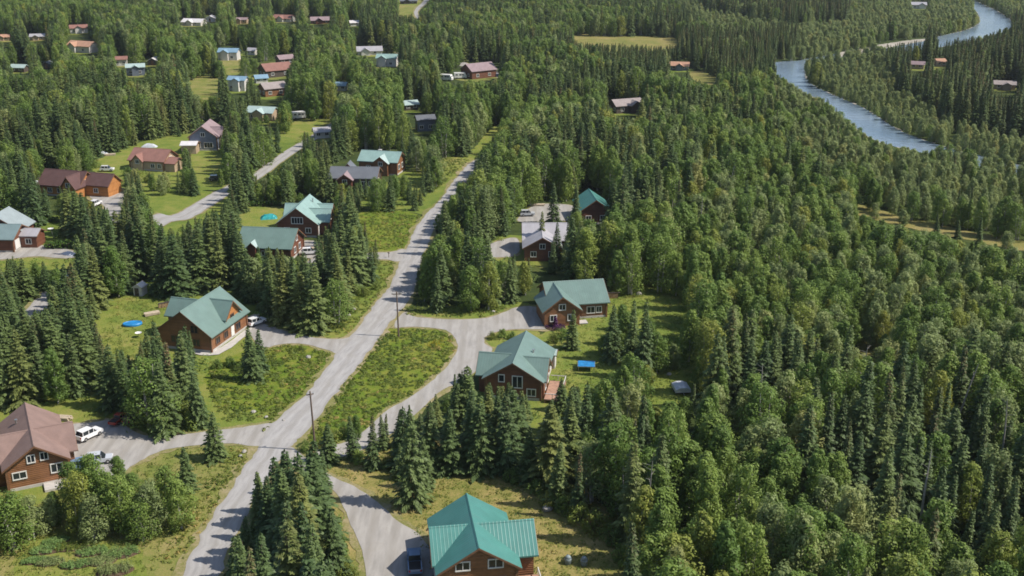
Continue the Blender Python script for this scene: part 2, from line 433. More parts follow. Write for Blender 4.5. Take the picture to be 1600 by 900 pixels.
# lawns and clearings: photo outlines carried on under the trees that hide their near edges
LAWNS = [
 ('lawn', 'lawn', [(-60, 600), (60, 610), (190, 615), (240, 640), (262, 684), (205, 700), (130, 720), (100, 800), (-60, 840)]),
 ('lawn', 'lawn', [(120, 520), (185, 455), (235, 455), (420, 470), (455, 540), (530, 550), (492, 612), (428, 662), (360, 676), (300, 682), (220, 684), (200, 662), (330, 655), (305, 600), (215, 590)]),
 ('lawn', 'lawn', [(440, 516), (470, 480), (540, 440), (590, 395), (625, 405), (607, 450), (584, 478), (553, 523), (520, 531)]),
 ('lawn', 'lawn', [(180, 440), (230, 420), (420, 440), (410, 500), (250, 470)]),
 ('lawn', 'lawn_dry', [(205, 728), (262, 702), (300, 696), (365, 690), (400, 698), (394, 718), (345, 782), (282, 902), (262, 980), (-80, 980), (-60, 830), (110, 800)]),
 ('lawn', 'lawn_tan', [(430, 715), (480, 690), (515, 660), (640, 660), (720, 690), (800, 700), (880, 740), (960, 800), (1010, 870), (1030, 990), (540, 990), (545, 860), (520, 790), (440, 740)]),
 ('meadow', 'meadow', [(612, 512), (640, 510), (690, 514), (708, 522), (717, 538), (711, 556), (692, 582), (640, 624), (600, 642), (560, 690), (490, 700), (475, 680), (514, 632), (575, 552), (600, 517)]),
 ('meadow', 'meadow', [(545, 335), (600, 326), (668, 336), (650, 352), (638, 390), (590, 394), (575, 400), (545, 380)]),
 ('meadow', 'meadow', [(320, 570), (420, 535), (470, 537), (524, 552), (490, 604), (450, 640), (350, 645), (325, 610)]),
 ('lawn', 'lawn', [(640, 262), (690, 240), (740, 238), (760, 205), (790, 188), (800, 200), (762, 240), (742, 264), (702, 300), (675, 338), (640, 332), (520, 318), (600, 290)]),
 ('garden_plot', 'lawn', [(25, 850), (60, 836), (215, 838), (235, 900), (225, 930), (15, 930)]),
 ('lawn', 'lawn', [(640, 490), (700, 480), (800, 470), (840, 478), (770, 499), (700, 499), (645, 497)]),
 ('lawn', 'lawn', [(850, 515), (870, 520), (940, 460), (1010, 440), (1075, 455), (1090, 540), (1100, 590), (1085, 625), (1020, 650), (900, 660), (850, 700), (760, 690), (720, 640), (760, 600)]),
 ('lawn', 'lawn', [(756, 524), (790, 515), (850, 516), (840, 540), (780, 548), (760, 538)]),
 ('lawn', 'lawn', [(760, 370), (815, 366), (900, 380), (900, 420), (770, 415)]),
 ('lawn', 'lawn', [(810, 318), (822, 318), (836, 325), (835, 346), (812, 348)]),
 ('lawn', 'lawn', [(135, 262), (165, 240), (205, 225), (300, 205), (360, 225), (440, 215), (490, 182), (520, 184), (512, 200), (440, 240), (356, 294), (300, 328), (272, 337), (235, 336), (190, 330), (170, 280)]),
 ('lawn', 'lawn', [(358, 312), (410, 285), (470, 245), (500, 230), (500, 300), (440, 320), (445, 370), (370, 370), (340, 345)]),
 ('lawn', 'lawn', [(190, 330), (236, 334), (272, 337), (300, 328), (356, 294), (380, 320), (310, 372), (200, 372)]),
 ('lawn', 'lawn', [(20, 340), (130, 335), (140, 400), (130, 420), (-40, 430), (-40, 400), (60, 372)]),
 ('field', 'lawn_dry', [(240, 138), (296, 120), (345, 117), (350, 150), (330, 158), (240, 152)]),
 ('field', 'lawn_dry', [(345, 92), (374, 92), (380, 118), (345, 118)]),
 ('field', 'bog', [(885, 54), (930, 52), (1000, 54), (1055, 57), (1068, 69), (1040, 80), (960, 82), (900, 76), (880, 64)]),
 ('field', 'bog', [(1072, 112), (1095, 107), (1122, 121), (1122, 136), (1090, 132)]),
 ('trail', 'bog', [(1320, 316), (1350, 321), (1385, 331), (1460, 349), (1520, 364), (1620, 380), (1700, 392), (1700, 408), (1600, 392), (1540, 381), (1460, 365), (1400, 352), (1330, 334)]),
 ('field', 'bog', [(1335, 532), (1378, 530), (1382, 556), (1342, 558)]),
 ('field', 'lawn_dry', [(610, -2), (665, -4), (650, 28), (615, 30)]),
 ('field', 'lawn', [(470, 182), (522, 180), (524, 206), (440, 230), (425, 215)]),
]
for i, (nm, mt, poly) in enumerate(LAWNS):
    sheet(nm, poly, .010 + .002 * i, M[mt], None, amp=.45)

MAIN = [((225, 1010), (300, 1010)), ((283, 900), (344, 900)), ((320, 828), (372, 826)), ((362, 762), (412, 762)), ((395, 712), (447, 706)), ((424, 664), (478, 674)),
        ((482, 612), (528, 612)), ((524, 556), (574, 553)), ((556, 518), (604, 512)), ((585, 477), (632, 478)), ((607, 450), (648, 450)),
        ((626, 410), (657, 410)), ((637, 387), (667, 387)), ((646, 362), (677, 364)), ((663, 338), (688, 340)), ((682, 320), (702, 322)), ((699, 298), (717, 299)), ((718, 272), (736, 274)),
        ((737, 254), (753, 257)), ((778, 233), (793, 236)), ((815, 205), (828, 207)), ((815, 160), (824, 160)), ((765, 110), (773, 110)), ((710, 60), (716, 60)), ((660, 25), (665.5, 25)), ((648, 25), (654, 25)), ((663, 0), (671, 0)), ((690, -30), (697, -30))]
MAIN = [m for m in MAIN if m not in (((660, 25), (665.5, 25)),)]
SIDE = [((-60, 560), (-20, 565)), ((40, 484), (66, 488)), ((75, 452), (100, 456)), ((160, 392), (185, 398)), ((238, 337), (262, 350)), ((272, 336), (296, 342)), ((325, 306), (333, 321)), ((355, 291), (364, 301)),
        ((400, 269), (408, 278)), ((440, 240), (448, 248)), ((480, 216), (488, 222)), ((512, 197), (520, 201)), ((545, 170), (552, 173))]
DRIVES = [
 ('driveway', [(395, 500), (412, 506), (440, 516), (475, 526), (517, 531), (540, 530), (556, 522), (570, 535), (540, 556), (528, 556), (518, 549), (500, 544), (470, 537), (435, 538), (415, 546), (398, 535), (388, 518)], 'packed gravel drive between the meadow and the spruce clump'),
 ('driveway', [(95, 665), (150, 660), (176, 655), (200, 668), (220, 681), (250, 684), (310, 677), (345, 672), (385, 668), (425, 660), (440, 668), (428, 690), (402, 700), (360, 692), (300, 697), (262, 702), (237, 711), (207, 727), (180, 750), (125, 745), (112, 700)], 'wide gravel yard and drive beside the brown-roofed log house'),
 ('driveway', [(610, 515), (632, 484), (642, 496), (700, 500), (760, 499), (790, 488), (806, 480), (840, 478), (880, 500), (868, 516), (822, 515), (790, 515), (757, 525), (756, 538), (775, 546), (745, 580), (720, 600), (690, 608), (640, 660), (560, 710), (500, 720), (490, 700), (556, 690), (604, 640), (640, 624), (692, 582), (711, 556), (717, 538), (706, 521), (690, 514), (640, 510)], 'gravel loop drive curving around the weedy island'),
 ('driveway', [(430, 690), (460, 700), (517, 747), (560, 762), (595, 790), (625, 820), (662, 836), (690, 900), (690, 1000), (572, 1000), (572, 900), (565, 855), (550, 825), (540, 800), (525, 768), (490, 745), (425, 712)], 'curved gravel drive leading to the nearest green-roofed house'),
 ('driveway', [(480, 402), (540, 400), (590, 395), (612, 395), (632, 388), (640, 395), (625, 412), (602, 404), (560, 410), (480, 425)], 'short gravel drive below the square meadow'),
 ('driveway', [(820, 332), (834, 320), (862, 318), (905, 322), (905, 345), (862, 346), (812, 348), (806, 344)], 'pale gravel yard behind the grey-roofed house'),
 ('driveway', [(660, 398), (720, 400), (790, 372), (812, 372), (812, 402), (770, 402), (700, 415), (655, 410)], 'gravel drive to the grey-roofed house'),
 ('driveway', [(-60, 385), (22, 390), (46, 380), (60, 383), (95, 388), (118, 392), (122, 403), (95, 405), (60, 400), (20, 405), (-60, 410)], 'pale gravel apron before the white garage doors'),
 ('driveway', [(140, 300), (182, 296), (200, 294), (190, 320), (186, 345), (240, 352), (240, 362), (170, 352), (165, 320), (140, 312)], 'gravel drive running down from the dark brown log house'),
 ('driveway', [(465, 375), (505, 378), (505, 402), (470, 405)], 'pale cluttered yard beside the long green roof'),
 ('driveway', [(655, 78), (700, 90), (735, 100), (740, 106), (690, 100), (600, 80)], 'distant gravel drive through the trees'),
]
FORD = [(545, 300), (640, 300), (645, 310), (545, 310)]
strip('road_verge', MAIN, .100, M['verge'], 'dry grass verge along the main gravel road', 1.1)
strip('road_verge', SIDE, .102, M['verge'], 'dry grass verge along the far gravel road', .9)
def grow(poly, d):
    P = [np.array(G(*p)[:2]) for p in poly]; c = sum(P) / len(P); out = []
    n = len(P); area = sum(P[i][0] * P[(i + 1) % n][1] - P[(i + 1) % n][0] * P[i][1] for i in range(n))
    for i in range(n):
        e = P[(i + 1) % n] - P[i - 1]; nrm = np.array((e[1], -e[0])) / (np.linalg.norm(e) + 1e-9) * (1 if area > 0 else -1)
        out.append(tuple(P[i] + nrm * d))
    return out
for i, (nm, poly, lb) in enumerate(DRIVES):
    sheet('driveway_verge', grow(poly, .8), .070 + .002 * i, M['verge'], 'dry trampled edge of a gravel drive', amp=.5, world=True)
for i, (nm, poly, lb) in enumerate(DRIVES):
    sheet(nm, poly, .106 + .002 * i, M['drive'], lb, amp=.12)
strip('side_road', SIDE, .130, M['road'], 'gravel road between the far lawns')
strip('main_road', MAIN, .132, M['road'], 'straight pale gravel road through the settlement')
sheet('footpath', [(318, 557), (350, 554), (396, 515), (391, 510), (350, 542), (331, 549), (300, 543), (296, 551)], .136, M['concrete'], 'pale concrete path around the big dormered house', amp=.05, smooth=1)

RIVER = [[(1190, 104), (1206, 98), (1235, 95), (1258, 96), (1256, 116), (1264, 130), (1292, 145), (1318, 155), (1352, 170), (1377, 187), (1410, 207), (1470, 229), (1560, 250), (1700, 285), (1700, 310), (1560, 270), (1470, 246), (1400, 230), (1368, 220), (1346, 208), (1326, 192), (1300, 170), (1282, 156), (1250, 143), (1225, 126), (1204, 114)],
         [(1240, 97), (1262, 92), (1330, 80), (1400, 70), (1460, 58), (1500, 50), (1524, 42), (1534, 30), (1522, 12), (1480, 4), (1440, -6), (1500, -10), (1530, 4), (1560, 18), (1590, 38), (1570, 50), (1530, 62), (1460, 76), (1380, 86), (1300, 98), (1262, 104)]]
for i, rv in enumerate(RIVER):
    sheet('river_bank', grow(rv, .3), .074 + .002 * i, M['gravel_bar'], 'pale gravel margin of the river', amp=.8, world=True)
for i, rv in enumerate(RIVER):
    sheet('river', rv, .080 + .002 * i, M['water'], 'blue grey braided river winding through willows', amp=.5)
sheet('gravel_bar', [(1300, 84), (1360, 72), (1440, 60), (1460, 62), (1380, 76), (1310, 92)], .09, M['gravel_bar'], 'pale gravel bar beside the distant river', amp=.6)

# ------------------------------------------------------------------ houses
FOOT = []       # world circles that trees keep off

def chevron(L, W, ze, zr, t=.2):
    """one roof of two slopes: ridge along y, eaves at x = -W/2 and W/2"""
    P = [(-W / 2, ze), (0, zr), (W / 2, ze), (W / 2, ze - t), (0, zr - t), (-W / 2, ze - t)]
    m = MB(); m.v = [(x, -L / 2, z) for x, z in P] + [(x, L / 2, z) for x, z in P]
    m.f = [(0, 1, 7, 6), (1, 2, 8, 7), (2, 3, 9, 8), (3, 4, 10, 9), (4, 5, 11, 10), (5, 0, 6, 11),
           (0, 5, 4, 1), (1, 4, 3, 2), (6, 7, 10, 11), (7, 8, 9, 10)]
    return m

def block(wall_name, parent, x, y, rot, L, W, ze, zr, roofm, wallm, ov=.6, roof_under=None, trims=True):
    """a gabled block (ridge along its own y): walls, roof, barge boards"""
    ov = min(ov, W * .12); w = W / 2 - ov; l = L / 2 - ov
    zw = ze + (zr - ze) * ov / (W / 2) - .17
    wm = MB().prism([(-w, 0), (w, 0), (w, zw), (0, zr - .17), (-w, zw)], -l, l)
    wall = wm.build(wall_name, M[wallm], parent, (x, y, 0), rot)
    host, off, ro = (wall, (0, 0, 0), 0) if roof_under is None else (roof_under, (x, y, 0), rot)
    roof = chevron(L, W, ze, zr).build('roof', M[roofm], host, off, ro)
    if trims:
        s = math.atan2(zr - ze, W / 2); n = math.hypot(W / 2, zr - ze)
        cap = MB().prism([(-.16, zr - .06), (.16, zr - .06), (0, zr + .07)], -L / 2 - .02, L / 2 + .02)
        cap.build('ridge_cap', M[roofm], roof if roof_under is not None else wall, (0, 0, 0))
        for sg in (-1, 1):
            b = MB(); yy = sg * (L / 2 + .03)
            for sx in (-1, 1):
                b.v += [(sx * W / 2, yy - .03, ze - .30), (sx * W / 2, yy - .03, ze - .04), (0, yy - .03, zr - .04), (0, yy - .03, zr - .30),
                        (sx * W / 2, yy + .03, ze - .30), (sx * W / 2, yy + .03, ze - .04), (0, yy + .03, zr - .04), (0, yy + .03, zr - .30)]
                k = len(b.v) - 8
                b.f += [tuple(k + i for i in q) for q in ((0, 1, 2, 3), (7, 6, 5, 4), (0, 4, 5, 1), (1, 5, 6, 2), (3, 2, 6, 7), (0, 3, 7, 4))]
            b.build('barge_board', M['trim'], roof if roof_under is not None else wall)
    return wall, w, l, zw

MESH = {}
def window(parent, face, u, z, w, h, dims, bars=1, frame='white', big=True):
    """frame with mullions, and its pane as a sub-part; face F/B (gable ends), R/L (eave sides)"""
    wx, ly = dims
    loc, rz = {'F': ((u, -ly - .02, z), 0), 'B': ((-u, ly + .02, z), math.pi), 'R': ((wx + .02, u, z), math.pi / 2), 'L': ((-wx - .02, -u, z), -math.pi / 2)}[face]
    key = ('w', w, h, bars, frame)
    if key not in MESH:
        t = .14; m = MB()
        m.box(0, -.03, h / 2 + t / 2, w + 2 * t, .12, t).box(0, -.04, -h / 2 - t / 2, w + 2 * t, .16, t)
        m.box(-w / 2 - t / 2, -.03, 0, t, .12, h).box(w / 2 + t / 2, -.03, 0, t, .12, h)
        for i in range(bars):
            m.box(-w / 2 + w * (i + 1) / (bars + 1), -.035, 0, .09, .08, h)
        MESH[key] = m.mesh('window', M[frame])
        MESH[key + (1,)] = MB().box(0, 0, 0, w, .04, h).mesh('pane', M['glass'])
    o = link('window', MESH[key], parent, loc, rz)
    link('pane', MESH[key + (1,)], o)
    return o

def door(parent, face, u, w, h, dims, mat='trim', z0=.3, name='door'):
    wx, ly = dims
    loc, rz = {'F': ((u, -ly - .02, z0), 0), 'B': ((-u, ly + .02, z0), math.pi), 'R': ((wx + .02, u, z0), math.pi / 2), 'L': ((-wx - .02, -u, z0), -math.pi / 2)}[face]
    m = MB().box(0, -.02, h / 2, w, .08, h)
    if name == 'garage_door':
        for i in range(1, 4): m.box(0, -.065, h * i / 4, w * .96, .02, .05)
    else:
        m.box(0, -.065, h * .72, w * .6, .02, h * .3).box(0, -.065, h * .28, w * .6, .02, h * .3)
    o = m.build(name, M[mat], parent, loc, rz)
    if name == 'door': MB().box(w * .36, -.1, h * .48, .08, .08, .14).build('handle', M['steel'], o)
    return o

def house(name, label, cx, cy, yaw, L, W, ze, zr, roof, wall, wings=(), wins=(), doors=(), pipes=(), chim=(), blocks=(), foundation=True, cat='house', group=None, trims=True, ov=.6, wframe='white'):
    root = empty(name, (cx, cy, 0), R(yaw), label, cat, group)
    _, w, l, zw = block('wall', root, 0, 0, 0, L, W, ze, zr, roof, wall, ov, roof_under=root, trims=trims)
    dims = (w, l)
    if foundation:
        MB().box(0, 0, .2, 2 * w + .16, 2 * l + .16, .5).build('foundation', M['concrete'], root)
    if foundation and trims:
        for sx in (-1, 1):
            for sy in (-1, 1): MB().box(sx * (w + .02), sy * (l + .02), zw / 2, .34, .34, zw - .02).build('corner_post', M['trim'], root)
    for wg in wings:
        side, yc, hw, x1, wze, wzr = wg[:6]; rm = wg[6] if len(wg) > 6 else roof; wm = wg[7] if len(wg) > 7 else wall
        x0 = max(0.0, (zr - wzr) / (zr - ze) * W / 2 - .5)
        Lw = abs(x1) - x0; xc = side * (x0 + abs(x1)) / 2
        wo, ww, wl, wz = block('wing', root, xc, yc, -math.pi / 2 * side, Lw, hw * 2, wze, wzr, rm, wm, min(ov, .5), trims=trims)
        if wzr > 4.6 and trims:
            window(wo, 'B', 0, min(wzr - 2.2, 3.9), 1.1, 1.0, (ww, wl), 1, wframe)
            if ww > 2.2:
                for uu in (-1, 1): window(wo, 'B', uu * ww * .5, 1.7, 1.1, 1.1, (ww, wl), 1, wframe)
    for i, (bx, by, brot, bL, bW, bze, bzr, brm, bwm) in enumerate(blocks):
        wo, ww, wl, wz = block('wing', root, bx, by, R(brot), bL, bW, bze, bzr, brm, bwm, .4, trims=trims)
        if trims and bzr > 4:
            window(wo, 'F', 0, bze * .55, 1.2, 1.1, (ww, wl), 1, wframe); window(wo, 'R', 0, bze * .55, 1.2, 1.1, (ww, wl), 1, wframe)
    for wn in wins: window(root, *wn[:5], dims, wn[5] if len(wn) > 5 else 1, wframe)
    for d in doors: door(root, d[0], d[1], d[2], d[3], dims, d[4] if len(d) > 4 else 'trim', name=d[5] if len(d) > 5 else 'door')
    for px, py, h in pipes:
        zz = zr - (zr - ze) * abs(px) / (W / 2)
        p = MB().cyl(px, py, zz - .2, zz + h, .14, .14, 8); p.cyl(px, py, zz + h, zz + h + .12, .22, .22, 8)
        p.build('vent_pipe', M['steel'], root)
    for px, py, h in chim:
        zz = zr - (zr - ze) * abs(px) / (W / 2)
        c = MB().box(px, py, (zz + h) / 2 + .2, .8, .8, zz + h - .4).build('chimney', M['stone'], root)
        MB().box(px, py, zz + h + .06, 1.0, 1.0, .12).build('chimney_cap', M['concrete'], c)
    for k in range(5):
        a = (k - 2) / 4
        for sx in (-.33, 0, .33):
            v = Matrix.Rotation(R(yaw), 3, 'Z') @ Vector((sx * W, a * L, 0)); FOOT.append((cx + v.x, cy + v.y, W * .2 + 1.6))
    for wg in wings:
        v = Matrix.Rotation(R(yaw), 3, 'Z') @ Vector((wg[0] * (abs(wg[3]) - 1.5), wg[1], 0)); FOOT.append((cx + v.x, cy + v.y, wg[2] + .8))
    return root, dims

std = lambda L, W: [('F', -1.8, 1.6, 1.2, 1.1), ('F', 1.8, 1.6, 1.2, 1.1), ('R', -L * .25, 1.6, 1.2, 1.1), ('R', L * .2, 1.6, 1.2, 1.1), ('L', 0, 1.6, 1.2, 1.1), ('B', 0, 1.6, 1.2, 1.1)]

def deck(root, x, y, sx, sy, h, rails='xyXY', posts=6, mat='deck'):
    d = MB().box(x, y, h - .08, sx, sy, .16)
    for i in (-1, 1):
        for j in (-1, 1): d.box(x + i * (sx / 2 - .15), y + j * (sy / 2 - .15), h / 2 - .08, .16, .16, h - .16)
    d.build('deck', M[mat], root)
    for side in rails:
        m = MB()
        if side in 'xX':
            xx = x + (sx / 2 - .06) * (1 if side == 'X' else -1); n = max(2, int(sy / 1.3))
            m.box(xx, y, h + .98, .09, sy, .09)
            for i in range(n + 1): m.box(xx, y - sy / 2 + .06 + (sy - .12) * i / n, h + .47, .08, .08, .94)
        else:
            yy = y + (sy / 2 - .06) * (1 if side == 'Y' else -1); n = max(2, int(sx / 1.3))
            m.box(x, yy, h + .98, sx - .2, .09, .09)
            for i in range(1, n): m.box(x - sx / 2 + .06 + (sx - .12) * i / n, yy, h + .47, .08, .08, .94)
        m.build('railing', M['white'], root)

# nearest green-roofed house
r1, d1 = house('log_house', 'nearest log house with a bright teal cross-gabled metal roof beside the curved drive', -4.73, 117.59, 8.7, 12.6, 10.1, 3.45, 6.64, 'roof_teal', 'log',
    wings=[(-1, -.3, 4.1, -5.3, 3.5, 6.25), (1, -.3, 3.5, 7.4, 3.4, 6.25)],
    wins=[('F', -1.85, 4.0, 1.5, 1.0), ('F', 2.0, 4.05, 1.6, 1.0), ('F', -2.4, 1.5, 1.4, 1.1), ('F', 2.4, 1.5, 1.4, 1.1), ('B', 0, 4, 1.4, 1.1), ('L', -4.4, 1.6, 1.0, 1.0)],
    doors=[('F', 0, 1.0, 2.1)], pipes=[(-4.3, .35, .7), (2.4, .6, .35)])
deck(r1, 6.1, -5.0, 2.6, 2.6, .7, 'Xy')
# brown-roofed house at the left
r2, d2 = house('log_house', 'log house with a plain brown shingle roof and white windows beside the white car', -68.63, 143.97, 26.4, 15.6, 8.9, 3.5, 6.45, 'roof_brown', 'log',
    wings=[(1, -1.4, 3.6, 5.6, 3.3, 6.2), (-1, -1.6, 4.0, -8.5, 3.3, 6.2)],
    wins=[('F', -.6, 4.35, .85, 1.0), ('F', 1.1, 4.45, .85, 1.0), ('F', 2.5, 2.3, 1.4, 1.2), ('F', -2.3, 2.2, 1.6, .9), ('R', 5.5, 1.7, 1.2, 1.0)],
    doors=[('B', 0, 1.0, 2.1)], pipes=[(-1.6, 3.2, .5), (-2.2, -.5, .3)])
stp = MB().box(2.6, -8.4, .18, 4.2, 2.2, .36); stp.box(3.6, -9.7, .09, 2.0, .6, .18); stp.build('front_step', M['concrete'], r2)
# big house with dormer
r3, d3 = house('log_house', 'big log house with grey green roof and a right-hand dormer above the meadow', -57.10, 193.22, -15.5, 14.2, 11.8, 3.2, 7.6, 'roof_green', 'log', wframe='trim',
    wings=[(-1, 1.2, 2.9, -6.9, 4.2, 6.9), (1, 1.9, 3.0, 5.5, 4.2, 7.1, 'roof_green', 'log_bright')],  # right dormer walls: same logs, sunlit brightness put into the colour
    wins=[('F', 2.2, 4.2, 1.3, 1.3), ('F', -1.8, 2.0, 1.6, 1.2), ('F', 2.4, 1.7, 1.3, 1.2), ('R', -4.2, 1.6, 1.3, 1.2), ('R', -1.3, 1.6, 1.3, 1.2), ('R', 3.2, 1.6, 1.6, 1.3)],
    doors=[('R', 1.2, 1.1, 2.1, 'white')])
# house with deck
r4, d4 = house('log_house', 'dark red log house with green roof and a railed deck, behind the front spruces', 1.27, 172.56, -9.5, 14.5, 10.2, 3.48, 6.6, 'roof_green', 'log_red',
    wings=[(-1, -1.9, 3.3, -6.5, 3.2, 6.0), (1, -2.6, 3.6, 5.4, 3.2, 6.0, 'roof_green', 'log')],
    wins=[('F', .7, 3.1, 1.5, 1.9), ('F', -1.9, 3.6, .8, 1.1, 0), ('F', 3.0, 1.4, 1.3, 1.1), ('R', 4.6, 1.7, 1.3, 1.2)],
    doors=[('R', 2.2, 1.1, 2.1, 'white')], pipes=[(2.2, .8, .5)], blocks=[(3.2, 7.6, 90, 4.4, 2.6, 2.7, 3.3, 'roof_mint', 'siding_white')])
deck(r4, 6.5, -3.6, 2.7, 7.6, .7, 'XyY')
# house across the loop
r5, d5 = house('log_house', 'log house with green roof and a front gable facing the purple flower bed', 12.0, 207.8, -80, 12.2, 11.3, 3.23, 6.15, 'roof_green', 'log',
    wings=[(1, -4.0, 3.9, 8.9, 3.1, 6.05)],
    wins=[('R', 2.4, 1.7, 1.4, 1.2), ('R', 4.0, 1.7, .9, 1.1), ('B', -1.5, 1.7, 1.3, 1.1)], doors=[('R', 1.0, 1.0, 2.1)])
deck(r5, 7.4, -.2, 1.8, 2.6, .3, '', mat='concrete')
house('log_house', 'log house under a pale grey metal roof with a wide front gable', 7.68, 248.70, -89.6, 10.8, 8.9, 3.28, 6.25, 'roof_grey', 'log_red',
    wings=[(1, -.95, 4.5, 10.2, 3.2, 5.7)], wins=[('R', 4.2, 1.7, 1.2, 1.1), ('F', 0, 1.7, 1.2, 1.1), ('B', 0, 1.7, 1.2, 1.1)], blocks=[(-4.6, .6, 90, 2.6, 2.6, 2.7, 3.8, 'roof_grey', 'log_red')])
house('log_house', 'small house with bright green roof standing alone behind the grey-roofed house', 20.3, 274.5, 6, 11.6, 8.4, 3.5, 6.4, 'roof_teal', 'log_red', wins=std(11.6, 8.4), doors=[('F', 0, 1.0, 2.1)])
house('barn', 'long log barn under a plain green roof, gable end facing right', -54.92, 244.66, -97.6, 13.2, 10.6, 2.95, 6.3, 'roof_green', 'log_red',
    wins=[('B', -1.6, 1.7, 1.1, 1.2), ('B', 1.8, 1.7, 1.1, 1.2), ('B', 0, 4.0, 1.0, 1.0), ('R', 0, 1.6, 1.2, 1.0)], doors=[('B', .3, 1.0, 2.1)],
    blocks=[(4.6, -2.6, -90, 2.6, 2.2, 3.3, 4.3, 'roof_mint', 'log_red')], cat='barn')
house('log_house', 'tall dark house with pale green roof and a big white gridded gable window', -50.88, 264.29, -4.5, 13.6, 10.6, 3.26, 7.3, 'roof_pale', 'log_red',
    wings=[(1, -1.4, 2.7, 7.4, 3.3, 6.0), (-1, 2.5, 2.4, -5.2, 3.4, 6.0), (1, 4.4, 2.0, 6.4, 3.6, 5.6)],
    wins=[('F', 0, 4.1, 2.6, 1.4, 3), ('F', -2.6, 1.7, 1.2, 1.1), ('F', 2.6, 1.7, 1.2, 1.1)], doors=[('R', -4.6, 1.0, 2.1, 'white')], pipes=[(1.5, 3.5, .8)])
house('log_house', 'stone and log house with pale green roof standing behind the slate-roofed one', -38.49, 325.61, -103.1, 12.6, 8.2, 4.0, 6.4, 'roof_pale', 'log',
    wings=[(1, 1.2, 2.6, 5.4, 3.8, 5.8, 'roof_mint', 'log')], wins=[('B', -1.5, 2.2, 1.3, 1.3), ('B', 1.5, 2.2, 1.3, 1.3), ('R', -3, 2, 1.2, 1.1)], chim=[(-1.5, -1, .8)])
house('log_house', 'low house with dark slate roof and a small mauve porch gable', -44.13, 309.0, -93.2, 14.0, 9.4, 3.2, 5.5, 'roof_slate', 'siding_dark',
    wings=[(-1, -2.2, 3.0, -4.6, 3.2, 6.3, 'roof_slate'), (1, -2.0, 2.4, 6.4, 3.0, 4.7, 'roof_mauve', 'log_red')], wins=[('R', 3, 1.6, 1.3, 1.1), ('R', 5, 1.6, 1.0, 1.1), ('B', 0, 1.6, 1.2, 1.1)])
house('log_house', 'green and grey roofed house with two white garage doors facing a gravel apron', -121.61, 250.18, -92.2, 16.0, 9.7, 3.24, 5.6, 'roof_greyblue', 'log_red',
    wings=[(-1, 1.6, 6.0, -8.0, 4.0, 7.6, 'roof_ash')], blocks=[(-1.5, 9.4, 0, 4.6, 5.2, 3.0, 4.2, 'roof_grey', 'log_red')],
    wins=[('R', -3, 1.6, 1.2, 1.1), ('R', 2, 1.6, 1.2, 1.1)], doors=[('B', -2.0, 2.6, 2.3, 'white', 'garage_door'), ('B', 1.2, 2.6, 2.3, 'white', 'garage_door')])
house('log_house', 'orange log house with dark brown roof and two front gables, above a gravel drive', -122.33, 300.69, -105.3, 13.4, 8.8, 2.95, 6.5, 'roof_dkbrown', 'log_bright',
    wings=[(1, 4.6, 2.5, 6.6, 3.0, 6.3, 'roof_dkbrown', 'log_bright')], blocks=[(-1.6, 9.8, 0, 8.4, 7.0, 3.1, 5.9, 'roof_dkbrown', 'log_bright')],
    wins=[('R', -3, 1.6, 1.2, 1.1), ('R', 0, 1.6, 1.2, 1.1), ('B', 0, 3.6, 1.2, 1.1)])
house('log_house', 'house with faded red brown roof and tan gable end on the upper lawn', -107.79, 331.00, -104.7, 12.4, 9.2, 3.1, 6.0, 'roof_redbrown', 'siding_tan',
    wings=[(1, -2.6, 2.0, 5.3, 3.0, 5.0)], blocks=[(.8, 7.2, 0, 4.4, 6.5, 2.6, 3.9, 'roof_redbrown', 'siding_tan')], wins=[('R', 2, 1.6, 1.2, 1.1), ('R', 4.2, 1.6, 1.0, 1.1), ('B', 0, 3.3, 1.2, 1.0)])
house('log_house', 'tall blue grey gabled house with mauve roof and low white lean-to', -99.43, 361.21, 2, 13.0, 9.9, 4.4, 8.0, 'roof_mauve', 'siding_blue',
    blocks=[(-3.6, -8.6, 90, 5.4, 5.4, 2.9, 3.7, 'roof_white', 'siding_tan')], wins=[('F', 0, 5.2, 1.2, 1.2), ('F', 1.6, 1.8, 2.6, 1.6, 2), ('F', -1.8, 1.8, 1.5, 1.6), ('R', -2, 2, 1.3, 1.2)], wings=[(1, -1.5, 2.0, 5.8, 4.6, 7.0, 'roof_mauve', 'siding_tan')])

